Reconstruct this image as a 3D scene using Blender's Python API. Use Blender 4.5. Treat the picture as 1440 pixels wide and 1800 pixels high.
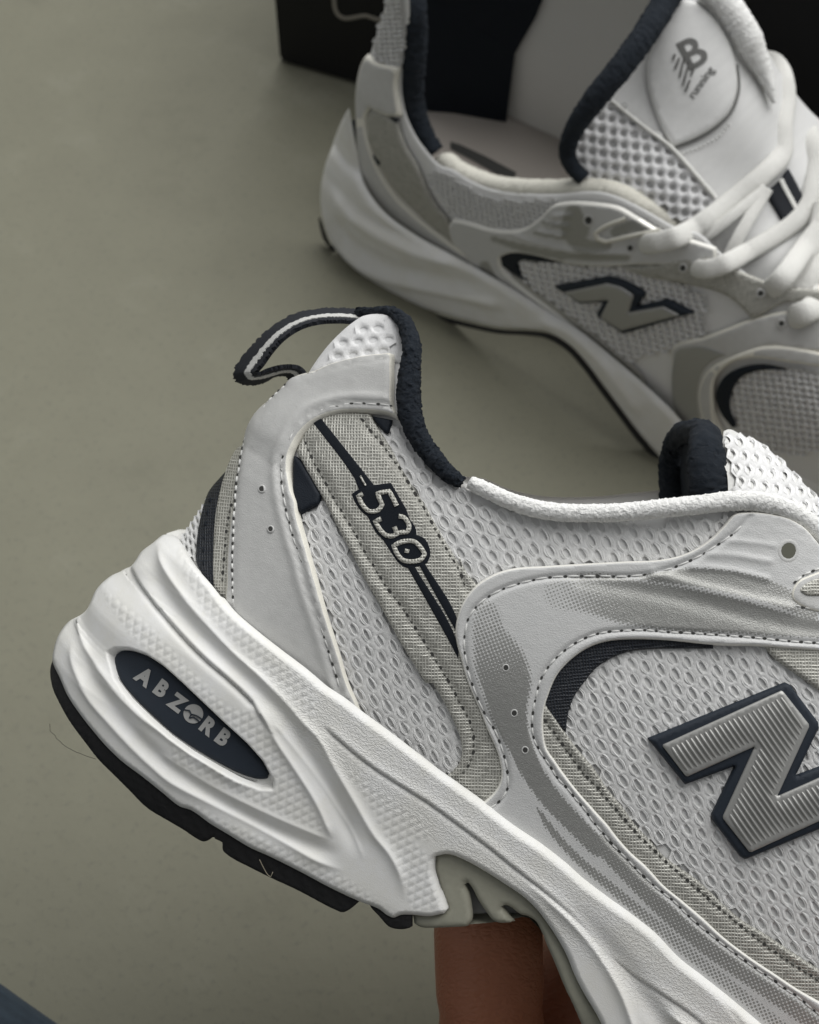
import bpy, bmesh, math, random
import numpy as np
from mathutils import Vector
from mathutils.bvhtree import BVHTree
from mathutils.geometry import delaunay_2d_cdt

random.seed(4); rng = np.random.default_rng(7)
scene = bpy.context.scene
for o in list(bpy.data.objects): bpy.data.objects.remove(o)
COL = scene.collection

# ------------------------------------------------------------------ camera
FPX = 2700.0; CAM_H = 0.43; PITCH = math.radians(55)
cam = bpy.data.cameras.new('camera'); camo = bpy.data.objects.new('camera', cam); COL.objects.link(camo)
camo.location = (0, 0, CAM_H); camo.rotation_euler = (math.pi/2 - PITCH, 0, 0)
cam.sensor_fit = 'HORIZONTAL'; cam.sensor_width = 36; cam.lens = 36*FPX/1440
cam.clip_start = 0.01; cam.clip_end = 50
cam.dof.use_dof = True; cam.dof.focus_distance = 0.312; cam.dof.aperture_fstop = 32
scene.camera = camo
# ------------------------------------------------------------------ light: a soft window beyond the box, dim room around
world = bpy.data.worlds.new('World'); scene.world = world; world.use_nodes = True
world.node_tree.nodes['Background'].inputs[0].default_value = (0.96, 0.98, 1.0, 1)
world.node_tree.nodes['Background'].inputs[1].default_value = 0.29
def area(name, loc, target, size, power, col):
    l = bpy.data.lights.new(name, 'AREA'); l.shape = 'RECTANGLE'; l.size, l.size_y = size; l.energy = power; l.color = col
    o = bpy.data.objects.new(name, l); COL.objects.link(o); o.location = loc
    o.rotation_euler = (Vector(target)-Vector(loc)).to_track_quat('-Z', 'Y').to_euler(); return o
area('window_light', (0.46, 0.86, 1.15), (0.02, 0.3, 0.1), (1.6, 1.4), 26.5, (1.0, 0.993, 0.978))
vs = scene.view_settings; vs.view_transform = 'Standard'; vs.look = 'None'; vs.exposure = 0; vs.gamma = 1
scene.render.engine = 'CYCLES'

# ------------------------------------------------------------------ pixel -> ray
C = np.array([0, 0, CAM_H]); FW = np.array([0, math.cos(PITCH), -math.sin(PITCH)])
RT = np.array([1., 0, 0]); UP = np.array([0, math.sin(PITCH), math.cos(PITCH)])
def rays(P):
    P = np.atleast_2d(np.asarray(P, float))
    return FW + ((P[:, :1]-720)/FPX)*RT - ((P[:, 1:2]-900)/FPX)*UP
def ground(px, py, z=0.0):
    d = rays([(px, py)])[0]; return C + d*((z-C[2])/d[2])
def crop(x0, y0, s): return lambda *pts: [(x0+p[0]/s, y0+p[1]/s)+tuple(p[2:]) for p in pts]
c1 = crop(380, 520, 2.88); c2 = crop(300, 700, 2.88); c3 = crop(60, 920, 2.88); c4 = crop(300, 1200, 2.88)
c5 = crop(700, 1300, 2.88); c6 = crop(780, 760, 2.182); c7 = crop(740, 1000, 2.88); c8 = crop(1040, 1300, 3.6)
c9 = crop(900, 1500, 2.667); cN = crop(1120, 1120, 4.5); c53 = crop(540, 720, 4.09); cA = crop(180, 1120, 4.5)
cT = crop(1100, 720, 4.235)
f0 = crop(440, 0, 2.88); f1 = crop(1080, 0, 4); f2 = crop(740, 240, 2.88); f3 = crop(1100, 250, 4); f4 = crop(540, 150, 3.6); f5 = crop(800, 350, 2.25)

class Frame:
    def __init__(s, O, X, Y, Z): s.O, s.X, s.Y, s.Z = O, X, Y, Z; s.M = np.stack([X, Y, Z])
    def world(s, L): return s.O + np.asarray(L, float) @ s.M
    def local(s, P): return (np.asarray(P, float)-s.O) @ s.M.T
    def plane(s, pts):                       # [(px,py,y)] -> world, y = distance from the shoe's middle plane
        A = np.asarray(pts, float); d = rays(A[:, :2])
        t = ((s.O-C) @ s.Y + A[:, 2]) / (d @ s.Y)
        return C + d*t[:, None]
    def mirror(s, P): L = s.local(P); L[:, 1] *= -1; return s.world(L)

# ------------------------------------------------------------------ 2D helpers
def catmull(pts, closed, step, corner=42):
    P = np.asarray(pts, float); n = len(P); out = []
    segs = n if closed else n-1
    def get(i): return P[i % n] if closed else P[min(max(i, 0), n-1)]
    corn = np.zeros(n, bool)
    for i in range(n):
        if not closed and i in (0, n-1): corn[i] = True; continue
        a = get(i)-get(i-1); b = get(i+1)-get(i)
        a = a[:2]; b = b[:2]
        ca = np.dot(a, b)/(np.linalg.norm(a)*np.linalg.norm(b)+1e-9)
        corn[i] = math.degrees(math.acos(max(-1, min(1, ca)))) > corner
    for i in range(segs):
        p1, p2 = get(i), get(i+1)
        p0 = p1-(p2-p1) if corn[i] else get(i-1)
        p3 = p2+(p2-p1) if corn[(i+1) % n] else get(i+2)
        L = np.linalg.norm((p2-p1)[:2]); k = max(1, int(round(L/step)))
        # chord-length scaled tangents keep unequal spans from overshooting
        l0 = np.linalg.norm((p1-p0)[:2])+1e-9; l2 = np.linalg.norm((p3-p2)[:2])+1e-9
        m1 = ((p2-p1)/(L+1e-9)+(p1-p0)/l0)*.5*L; m2 = ((p3-p2)/l2+(p2-p1)/(L+1e-9))*.5*L
        if corn[i]: m1 = (p2-p1)
        if corn[(i+1) % n]: m2 = (p2-p1)
        for j in range(k):
            t = j/k; t2 = t*t; t3 = t2*t
            out.append((2*t3-3*t2+1)*p1+(t3-2*t2+t)*m1+(-2*t3+3*t2)*p2+(t3-t2)*m2)
    if not closed: out.append(P[-1])
    return np.array(out)
def inside(P, poly):
    x, y = P[:, 0], P[:, 1]; r = np.zeros(len(P), bool); a = poly; b = np.roll(poly, -1, 0)
    for (x1, y1), (x2, y2) in zip(a, b):
        if y1 == y2: continue
        m = (y1 > y) != (y2 > y); r ^= m & (x < (x2-x1)*(y-y1)/(y2-y1)+x1)
    return r
def sdist(P, line, closed=False):            # distance, sign (left of the line +), parameter 0..1
    a = line if closed else line[:-1]; b = np.roll(line, -1, 0) if closed else line[1:]
    best = np.full(len(P), 1e9); sg = np.zeros(len(P)); tt = np.zeros(len(P)); n = len(a)
    for i in range(n):
        d = b[i]-a[i]; L2 = d @ d+1e-12; v = P-a[i]; t = np.clip(v @ d/L2, 0, 1)
        w = v-t[:, None]*d; q = (w*w).sum(1); m = q < best
        best[m] = q[m]; cr = d[0]*v[:, 1]-d[1]*v[:, 0]; sg[m] = np.sign(cr[m]); tt[m] = (i+t[m])/n
    return np.sqrt(best), sg, tt
def resample(line, step):
    seg = np.linalg.norm(np.diff(line[:, :2], axis=0), axis=1); s = np.r_[0, np.cumsum(seg)]
    n = max(2, int(round(s[-1]/step))+1); q = np.linspace(0, s[-1], n)
    return np.stack([np.interp(q, s, line[:, k]) for k in range(line.shape[1])], 1)
def smooth01(x): x = np.clip(x, 0, 1); return x*x*(3-2*x)

# ------------------------------------------------------------------ mesh helpers
def finish(name, V, faces, mat, parent, uv=None, attrs=None, smooth=True, kind=None, label=None):
    org = np.zeros(3); pp = parent
    while pp is not None: org = org+np.array(pp.location); pp = pp.parent
    me = bpy.data.meshes.new(name); V = np.asarray(V, float)-org
    me.from_pydata([tuple(v) for v in V], [], [tuple(int(i) for i in f) for f in faces])
    if smooth: me.polygons.foreach_set('use_smooth', np.ones(len(me.polygons), bool))
    if uv is not None:
        l = me.uv_layers.new(name='UVMap'); vi = np.empty(len(me.loops), np.int32); me.loops.foreach_get('vertex_index', vi)
        l.data.foreach_set('uv', np.asarray(uv, np.float32)[vi].ravel())
    for k, a in (attrs or {}).items():
        at = me.attributes.new(k, 'FLOAT', 'POINT'); at.data.foreach_set('value', np.asarray(a, np.float32))
    me.materials.append(mat); me.update()
    o = bpy.data.objects.new(name, me); COL.objects.link(o)
    if parent is not None: o.parent = parent
    if kind: o['kind'] = kind
    if label: o['label'] = label
    return o
def rel_parent(o, p, sub):                   # re-parent a part under another part (both share the root's origin)
    o.parent = sub
    return o
def empty(name, loc, label, cat, group=None):
    o = bpy.data.objects.new(name, None); COL.objects.link(o); o.location = tuple(loc); o.empty_display_size = .02
    o['label'] = label; o['category'] = cat
    if group: o['group'] = group
    return o

class Surf:                                   # a body surface that traced outlines are laid on
    def __init__(s, frame, V, Fc): s.fr = frame; s.b = BVHTree.FromPolygons([Vector(v) for v in V], Fc)
    def __call__(s, P, off=0.0):
        P = np.atleast_2d(P); D = rays(P); D /= np.linalg.norm(D, axis=1)[:, None]; c = Vector(C)
        pos = np.empty((len(P), 3)); nr = np.empty((len(P), 3)); ts = np.linspace(.2, .62, 50)
        for i in range(len(P)):
            d = Vector(D[i]); h, n, _, _ = s.b.ray_cast(c, d)
            if h is None:
                bd = 9
                for t in ts:
                    q, qn, _, dist = s.b.find_nearest(c+d*float(t))
                    if dist < bd: bd = dist; tb = float(t)
                lo, hi = tb-.009, tb+.009
                for _ in range(12):
                    m1 = lo+(hi-lo)/3; m2 = hi-(hi-lo)/3
                    if s.b.find_nearest(c+d*m1)[3] < s.b.find_nearest(c+d*m2)[3]: hi = m2
                    else: lo = m1
                h, n, _, _ = s.b.find_nearest(c+d*lo)
            if n.dot(d) > 0: n = -n
            pos[i] = h; nr[i] = n
        return pos + nr*np.asarray(off).reshape(-1, 1) if np.ndim(off) else pos+nr*off
def uvof(fr, V): L = fr.local(V); return L[:, [0, 2]]*1000

def panel(name, poly, surf, t, mat, parent, base=0.0, step=8, edge=4, disp=None, attr=None, grooves=None, mirror=False, corner=42, kind=None, label=None, lip=0.0004, extra=None):
    B = catmull(poly, True, max(2.0, min(step*.7, 6)), corner)
    d = np.roll(B, -1, 0)-np.roll(B, 1, 0); nrm = np.stack([-d[:, 1], d[:, 0]], 1); nrm /= np.linalg.norm(nrm, axis=1)[:, None]+1e-9
    area2 = np.sum(B[:, 0]*np.roll(B[:, 1], -1)-np.roll(B[:, 0], -1)*B[:, 1])
    if area2 < 0: nrm = -nrm
    pts = [B]
    for q in (edge*.3, edge):
        R = B+nrm*q; k = inside(R, B); R = R[k]
        if len(R): dd = sdist(R, B, True)[0]; R = R[dd > q*.9]
        if len(R): pts.append(R)
    lo = B.min(0); hi = B.max(0); gx, gy = np.meshgrid(np.arange(lo[0], hi[0], step), np.arange(lo[1], hi[1], step*.87))
    gx = gx+(np.arange(gx.shape[0]) % 2)[:, None]*step*.5
    G = np.stack([gx.ravel(), gy.ravel()], 1); G = G[inside(G, B)]
    if len(G): G = G[sdist(G, B, True)[0] > edge+.45*step]
    if len(G): pts.append(G)
    if extra is not None: pts.append(extra)
    A = np.concatenate(pts); nb = len(B)
    vo, _, fo, *_ = delaunay_2d_cdt([Vector(p) for p in A], [], [list(range(nb))], 1, 1e-5)
    P = np.array([tuple(v) for v in vo]); dist = sdist(P, B, True)[0]
    e = np.clip(dist/edge, 0, 1); off = base-lip+(t+lip)*np.sqrt(1-(1-e)**2)
    if grooves:
        for g, w, amp in grooves:
            ds = sdist(P, catmull(g, False, 10))[0]; off = off-amp*np.exp(-(ds/w)**2)
    if disp is not None: off = off+disp(P)*smooth01(dist/max(edge*1.5, 2))
    V = surf(P, off)
    attrs = {'d': dist}
    if attr is not None: attrs['a'] = attr(P)
    fo = [f for f in fo if len(f) >= 3]
    # face the camera
    f0_ = fo[len(fo)//2]; nn = np.cross(V[f0_[1]]-V[f0_[0]], V[f0_[2]]-V[f0_[0]])
    if nn @ (V[f0_[0]]-C) > 0: fo = [f[::-1] for f in fo]
    uv = uvof(surf.fr, V)
    o = finish(name, V, fo, mat, parent, uv, attrs, kind=kind, label=label)
    if mirror:
        LL = surf.fr.local(V); LL[:, 1] = -np.maximum(LL[:, 1], 0); VV = surf.fr.world(LL)
        m = finish(name, VV, [f[::-1] for f in fo], mat, parent, uv+np.array([300., 0]), attrs, kind=kind)
    return o

def tube(name, path, rad, mat, parent, seg=14, closed=False, noise=0.0, flat=1.0, fr=None, ref=None, kind=None, label=None):
    """swept tube through world points; rad scalar or per point; flat squashes along the second axis"""
    P = np.asarray(path, float); n = len(P); rad = np.broadcast_to(np.asarray(rad, float), (n,))
    T = np.gradient(P, axis=0)
    if closed: T = np.roll(P, -1, 0)-np.roll(P, 1, 0)
    T /= np.linalg.norm(T, axis=1)[:, None]+1e-12
    up = np.asarray(ref if ref is not None else (C-P.mean(0)), float); V = []; uv = []
    s = np.r_[0, np.cumsum(np.linalg.norm(np.diff(P, axis=0), axis=1))]
    for i in range(n):
        a = np.cross(T[i], up); a /= np.linalg.norm(a)+1e-12; b = np.cross(a, T[i])
        for j in range(seg):
            th = 2*math.pi*j/seg
            V.append(P[i]+rad[i]*(math.cos(th)*a+flat*math.sin(th)*b)); uv.append((s[i]*1000, j/seg*6.28*rad[i]*1000))
    V = np.array(V)
    if noise: V += rng.normal(0, noise, V.shape)
    Fc = []
    for i in range(n if closed else n-1):
        for j in range(seg):
            k = (i+1) % n; Fc.append((i*seg+j, i*seg+(j+1) % seg, k*seg+(j+1) % seg, k*seg+j))
    if not closed: Fc += [tuple(range(seg))[::-1], tuple((n-1)*seg+j for j in range(seg))]
    return finish(name, V, Fc, mat, parent, np.array(uv), kind=kind, label=label)
def path3(fr, pts, step=5):
    A = catmull(pts, False, step, 80); return fr.plane(A)

def ribbon(name, lines, width, surf, off, mat, parent, step=5, closed=False, label=None, corner=30, thick=.00012):
    """flat printed stroke(s) laid on the surface"""
    V = []; Fc = []; U = []
    for ln in lines:
        L = catmull(ln, closed, step, corner); 
        d = (np.roll(L, -1, 0)-np.roll(L, 1, 0)) if closed else np.gradient(L, axis=0)
        nn = np.stack([-d[:, 1], d[:, 0]], 1); nn /= np.linalg.norm(nn, axis=1)[:, None]+1e-9
        n = len(L); k0 = len(V)
        for q, o in ((-1, 0), (-.85, 1), (.85, 1), (1, 0)):
            W = surf(L+nn*width*.5*q, off+thick*o); V += list(W)
        for r_ in range(3):
            for i in range(n if closed else n-1):
                j = (i+1) % n; Fc.append((k0+r_*n+i, k0+r_*n+j, k0+(r_+1)*n+j, k0+(r_+1)*n+i))
    V = np.array(V)
    return finish(name, V, Fc, mat, parent, uvof(surf.fr, V), label=label)

def stitches(name, line, surf, off, parent, pitch=15, length=.62, width=3.4, h=.00022, mat=None, hole=True, holemat=None):
    L = resample(catmull(line, False, 4, 60), 2.0); seg = np.linalg.norm(np.diff(L, axis=0), axis=1); s = np.r_[0, np.cumsum(seg)]
    V2 = []; H = []; Fc = []; HV = []; HF = []
    n = int(s[-1]//pitch)
    for k in range(n):
        pj = pitch*(k+rng.uniform(-.06, .06)); ln = pitch*length*rng.uniform(.9, 1.08)
        st = [pj+pitch*.5+ln*(q-.5) for q in (0, .12, .5, .88, 1)]
        cx = np.interp(st, s, L[:, 0]); cy = np.interp(st, s, L[:, 1]); tx = np.gradient(cx); ty = np.gradient(cy); m = np.hypot(tx, ty)+1e-9
        b0 = len(V2); wob = rng.uniform(-.5, .5)
        for i, (wf, hf) in enumerate(((.5, -.8), (.9, .55), (1, 1), (.9, .55), (.5, -.8))):
            nx, ny = -ty[i]/m[i], tx[i]/m[i]
            for a, hh in ((-1, 0), (-.6, .75), (0, 1), (.6, .75), (1, 0)):
                V2.append((cx[i]+nx*(a*width*.5*wf+wob), cy[i]+ny*(a*width*.5*wf+wob))); H.append(off+h*hf*(hh if hf > 0 else 1)-(.0001 if hh == 0 else 0))
        for i in range(4):
            for j in range(4): Fc.append((b0+i*5+j, b0+i*5+j+1, b0+(i+1)*5+j+1, b0+(i+1)*5+j))
        if hole:
            px = np.interp(pj, s, L[:, 0]); py = np.interp(pj, s, L[:, 1]); h0 = len(HV); r_ = width*rng.uniform(.5, .75)
            tdx, tdy = tx[0]/m[0], ty[0]/m[0]
            HV += [(px+r_*(math.cos(a)*tdx*1.5-math.sin(a)*tdy), py+r_*(math.cos(a)*tdy*1.5+math.sin(a)*tdx)) for a in np.linspace(0, 6.283, 9)[:-1]]
            HF.append(tuple(range(h0, h0+8)))
    V = surf(np.array(V2), np.array(H))
    o = finish(name, V, Fc, mat, parent, uvof(surf.fr, V), kind='stuff')
    if hole and HV:
        V = surf(np.array(HV), off+.00006); finish('stitch_holes', V, HF, holemat, parent, kind='stuff')
    return o

def mesh_fabric(name, poly, surf, e1, e2, ang, a, b, base, th, mat, parent, seed=0, mirror=False, label=None, jit=.07, kind='stuff', fib=0):
    """open knit: a sheet of real lens-shaped holes"""
    r2 = np.random.default_rng(seed); B = catmull(poly, True, 8)
    e1 = np.array(e1, float); e2 = np.array(e2, float); lo = B.min(0)-30; hi = B.max(0)+30
    Mi = np.linalg.inv(np.stack([e1, e2], 1)); cor = np.array([[lo[0], lo[1]], [hi[0], lo[1]], [lo[0], hi[1]], [hi[0], hi[1]]]) @ Mi.T
    i0, j0 = np.floor(cor.min(0)).astype(int); i1, j1 = np.ceil(cor.max(0)).astype(int)
    I, J = np.meshgrid(np.arange(i0, i1+1), np.arange(j0, j1+1)); I = I.ravel(); J = J.ravel()
    Cn = I[:, None]*e1+J[:, None]*e2
    k = inside(Cn, B); Cn = Cn[k]; 
    # hexagon corners = centroids of the lattice triangles
    e3 = e2-e1; nb = [e1, e2, e3, -e1, -e2, -e3]
    if e1 @ e2 < 0: e3 = e1+e2; nb = [e1, e3, e2, -e1, -e3, -e2]
    hexc = [(nb[q]+nb[(q+1) % 6])/3 for q in range(6)]
    outer = []
    for q in range(6): outer += [hexc[q], (hexc[q]+hexc[(q+1) % 6])/2]
    outer = np.array(outer); th0 = np.arctan2(outer[:, 1], outer[:, 0])
    ca, sa = math.cos(ang), math.sin(ang)
    def warp(p): return p+np.stack([1.6*np.sin(p[:, 1]/41.+p[:, 0]/97.), 1.6*np.cos(p[:, 0]/37.-p[:, 1]/71.)], 1)
    V2 = []; off = []; Fc = []; key = {}
    for c in Cn:
        sc = 1+r2.normal(0, jit); jx = r2.normal(0, .5, 2); rings = []
        for f_, hh in ((1.0, -.55), (1.13, .55), (None, 1.0)):
            ring = []
            for q in range(12):
                if f_ is None:
                    p = c+outer[q]; kk = (round(p[0]*4), round(p[1]*4))
                    if kk in key: ring.append(key[kk]); continue
                    key[kk] = len(V2)
                else:
                    dx = math.cos(th0[q])*ca+math.sin(th0[q])*sa; dy = -math.cos(th0[q])*sa+math.sin(th0[q])*ca
                    cc = abs(dx)**1; x = a*f_*sc*dx; y = b*f_*sc*dy*(1-.28*cc**3)
                    p = c+jx+np.array([x*ca-y*sa, x*sa+y*ca])
                ring.append(len(V2)); V2.append(p); off.append(base+th*(hh+(r2.normal(0, .12) if f_ is None else 0)))
            rings.append(ring)
        for A, Bq in ((rings[0], rings[1]), (rings[1], rings[2])):
            for q in range(12): Fc.append((A[q], A[(q+1) % 12], Bq[(q+1) % 12], Bq[q]))
    V = surf(warp(np.array(V2)), np.array(off)); uv = uvof(surf.fr, V)
    o = finish(name, V, Fc, mat, parent, uv, kind=kind, label=label)
    if fib:                                   # yarn filaments that bow round each hole
        L = np.array([ca, sa]); S = np.array([-sa, ca]); F2 = []; fo = []; Ff = []; ss = np.linspace(-1, 1, 6)
        for c in Cn:
            for side in (-1, 1):
                for j in range(fib):
                    w0 = b*(1.04+.95*(j+r2.uniform(-.4, .4))/fib); ph = r2.uniform(-.25, .25); ln = a*r2.uniform(1.25, 1.75); hz = base+th*r2.uniform(.7, 1.35); b0 = len(F2); wd = r2.uniform(.55, 1.0)
                    for q in ss:
                        bow = side*w0*(1-.62*min(1, abs(q+ph*.4))**1.7)+r2.normal(0, .25); p = c+L*(q+ph)*ln+S*bow
                        for e in (-1, 0, 1): F2.append(p+S*e*wd); fo.append(hz+(.00010 if e == 0 else -.00004)-.00028*abs(q)**3)
                    for i in range(5):
                        for e in (0, 1): Ff.append((b0+i*3+e, b0+i*3+e+1, b0+(i+1)*3+e+1, b0+(i+1)*3+e))
        V = surf(warp(np.array(F2)), np.array(fo)); finish('mesh_yarn', V, Ff, M['fibre'], parent, uvof(surf.fr, V), kind='stuff').parent = o
    return o

def holes(name, pts, r_, surf, off, parent, dark, rim):
    for p in pts:
        a = np.linspace(0, 2*math.pi, 15)[:-1]; V2 = []; off_ = []
        for q, h in ((0.55, -.0012), (.92, .00002), (1.05, .00010), (1.3, .00006), (1.55, -.0001)):
            V2 += [(p[0]+r_*q*math.cos(t), p[1]+r_*1.1*q*math.sin(t)) for t in a]; off_ += [off+max(h, -.0003) if q > .6 else off+.00003]*14
        V = surf(np.array(V2), np.array(off_)); n = 14
        o = finish(name, V, [(k*n+j, k*n+(j+1) % n, (k+1)*n+(j+1) % n, (k+1)*n+j) for k in range(1, 4) for j in range(n)], rim, parent, uvof(surf.fr, V), {'d': np.full(len(V), 60.), 'a': np.full(len(V), .5)})
        V = surf(np.array([(p[0]+r_*math.cos(t), p[1]+r_*1.1*math.sin(t)) for t in a]), off+.00004)
        rel_parent(finish('hole_core', V, [tuple(range(14))], dark, parent), parent, o)

# ------------------------------------------------------------------ materials
def mk(name):
    m = bpy.data.materials.new(name); m.use_nodes = True; nt = m.node_tree; return m, nt, nt.nodes['Principled BSDF']
def nd(nt, typ, **kw):
    n = nt.nodes.new(typ)
    for k, v in kw.items():
        if k.startswith('i_'): n.inputs[k[2:].replace('_', ' ')].default_value = v
        else: setattr(n, k, v)
    return n
def ramp(nt, fac, stops):
    r_ = nt.nodes.new('ShaderNodeValToRGB'); nt.links.new(fac, r_.inputs[0]); e = r_.color_ramp.elements
    while len(e) < len(stops): e.new(.5)
    for x, (p, c) in zip(e, stops): x.position = p; x.color = c if len(c) == 4 else (*c, 1)
    return r_.outputs[0]
def uvn(nt): return nd(nt, 'ShaderNodeUVMap').outputs[0]
def objc(nt): return nd(nt, 'ShaderNodeTexCoord').outputs['Object']
def noise(nt, vec, scale, detail=4, rough=.55): 
    n = nd(nt, 'ShaderNodeTexNoise', i_Scale=scale, i_Detail=detail, i_Roughness=rough); nt.links.new(vec, n.inputs['Vector']); return n.outputs[0]
def voro(nt, vec, scale, feature='F1'):
    n = nd(nt, 'ShaderNodeTexVoronoi', i_Scale=scale); n.feature = feature; nt.links.new(vec, n.inputs['Vector']); return n.outputs[0]
def math_(nt, op, a, b=None, c=None):
    n = nd(nt, 'ShaderNodeMath', operation=op)
    for i, x in enumerate((a, b, c)):
        if x is None: continue
        if isinstance(x, (int, float)): n.inputs[i].default_value = x
        else: nt.links.new(x, n.inputs[i])
    return n.outputs[0]
def bump(nt, bs, h, strength, dist, prev=None):
    b = nd(nt, 'ShaderNodeBump', i_Strength=strength, i_Distance=dist); nt.links.new(h, b.inputs['Height'])
    if prev is not None: nt.links.new(prev, b.inputs['Normal'])
    nt.links.new(b.outputs[0], bs.inputs['Normal']); return b.outputs[0]
def mix(nt, fac, a, b):
    n = nd(nt, 'ShaderNodeMix', data_type='RGBA')
    nt.links.new(fac, n.inputs[0]) if not isinstance(fac, (int, float)) else setattr(n.inputs[0], 'default_value', fac)
    for i, x in ((6, a), (7, b)):
        if isinstance(x, tuple): n.inputs[i].default_value = (*x, 1)
        else: nt.links.new(x, n.inputs[i])
    return n.outputs[2]
def mapped(nt, vec, rot=0, scale=(1, 1, 1), loc=(0, 0, 0)):
    n = nd(nt, 'ShaderNodeMapping'); n.inputs['Rotation'].default_value[2] = rot; n.inputs['Scale'].default_value = scale; n.inputs['Location'].default_value = loc
    nt.links.new(vec, n.inputs[0]); return n.outputs[0]
def attr(nt, k): return nd(nt, 'ShaderNodeAttribute', attribute_name=k).outputs['Fac']

def m_leather(name, col, edgecol, bscale=5.5, bst=.35, rough=.48):
    m, nt, bs = mk(name); uv = uvn(nt); n1 = noise(nt, uv, .35, 5)
    base = mix(nt, ramp(nt, n1, [(.35, (0, 0, 0)), (.7, (1, 1, 1))]), tuple(c*.93 for c in col), col)
    e = math_(nt, 'LESS_THAN', attr(nt, 'd'), 4.2)
    nt.links.new(mix(nt, e, base, edgecol), bs.inputs['Base Color']); bs.inputs['Roughness'].default_value = rough
    v = voro(nt, uv, bscale); n2 = noise(nt, uv, bscale*1.6, 3)
    h = math_(nt, 'ADD', v, n2); p = bump(nt, bs, h, bst, .00012)
    bump(nt, bs, noise(nt, uv, .5, 3), .12, .0006, p)
    return m
M = {}
M['leather'] = m_leather('white_leather', (.56, .56, .545), (.78, .76, .68))
M['leather_soft'] = m_leather('tongue_leather', (.62, .62, .61), (.74, .74, .72), bst=.15)
def m_overlay():
    m, nt, bs = mk('silver_printed_leather'); uv = uvn(nt); a = attr(nt, 'a')
    g = mapped(nt, uv, math.radians(42), (1.4, 1.4, 1)); fr = nd(nt, 'ShaderNodeVectorMath', operation='FRACTION'); nt.links.new(g, fr.inputs[0])
    sb = nd(nt, 'ShaderNodeVectorMath', operation='SUBTRACT'); nt.links.new(fr.outputs[0], sb.inputs[0]); sb.inputs[1].default_value = (.5, .5, 0)
    mu = nd(nt, 'ShaderNodeVectorMath', operation='MULTIPLY'); nt.links.new(sb.outputs[0], mu.inputs[0]); mu.inputs[1].default_value = (1, 1, 0)
    ln = nd(nt, 'ShaderNodeVectorMath', operation='LENGTH'); nt.links.new(mu.outputs[0], ln.inputs[0])
    r_ = math_(nt, 'MULTIPLY', math_(nt, 'SQRT', a), .74); dots = math_(nt, 'LESS_THAN', ln.outputs['Value'], r_)
    n1 = noise(nt, uv, .3, 4); wear = noise(nt, uv, 3.5, 3)
    dots = math_(nt, 'MULTIPLY', dots, ramp(nt, wear, [(.26, (.2, .2, .2)), (.38, (1, 1, 1))]))
    pale = mix(nt, n1, (.54, .545, .54), (.60, .60, .59)); silver = mix(nt, noise(nt, uv, 1.4, 4), (.30, .30, .285), (.42, .42, .40))
    c = mix(nt, dots, pale, silver); e = math_(nt, 'LESS_THAN', attr(nt, 'd'), 4.0)
    nt.links.new(mix(nt, e, c, (.80, .79, .74)), bs.inputs['Base Color'])
    nt.links.new(math_(nt, 'MULTIPLY', dots, .5), bs.inputs['Metallic']); bs.inputs['Roughness'].default_value = .42
    v = voro(nt, uv, 3.6); h = math_(nt, 'ADD', v, noise(nt, uv, 6, 3)); p = bump(nt, bs, h, .36, .00012); bump(nt, bs, noise(nt, uv, .45, 2), .12, .0006, p)
    return m
M['overlay'] = m_overlay()
def m_knit(name, col, dark, sc=3.0, rough=.85):
    m, nt, bs = mk(name); uv = uvn(nt); st = mapped(nt, uv, math.radians(-28), (4.2*sc/3, 1.1*sc/3, 1)); n1 = noise(nt, st, 1.6, 5, .7)
    c = mix(nt, ramp(nt, n1, [(.32, (0, 0, 0)), (.62, (1, 1, 1))]), dark, col); nt.links.new(c, bs.inputs['Base Color'])
    bs.inputs['Roughness'].default_value = rough; bs.inputs['Sheen Weight'].default_value = .25
    bump(nt, bs, n1, .7, .00035); return m
M['knit'] = m_knit('white_mesh_fabric', (.80, .80, .79), (.64, .64, .63))
M['knit_bright'] = m_knit('tongue_mesh_fabric', (.86, .86, .86), (.72, .72, .72))
def m_plain(name, col, rough=.6, nscale=2.0, bst=.2, var=.12, metallic=0, dist=.0002, spec=.5):
    m, nt, bs = mk(name); uv = uvn(nt); n1 = noise(nt, uv, nscale, 5)
    nt.links.new(mix(nt, n1, tuple(c*(1-var) for c in col), tuple(min(1, c*(1+var)) for c in col)), bs.inputs['Base Color'])
    bs.inputs['Roughness'].default_value = rough; bs.inputs['Metallic'].default_value = metallic; bs.inputs['Specular IOR Level'].default_value = spec
    bump(nt, bs, n1, bst, dist); return m
M['fibre'] = m_plain('white_knit_fibre', (.84, .84, .83), .8, 3, .1, .08)
M['lining'] = m_plain('grey_foam_lining', (.74, .74, .73), .9, 6, .3)
M['lining_white'] = m_plain('pale_lining', (.42, .42, .40), .9, 5, .3)
M['inner'] = m_plain('inner_quarter_lining', (.60, .59, .56), .9, 5, .3)
M['insole'] = m_plain('insole_foam', (.34, .31, .28), .9, 5, .3)
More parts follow.
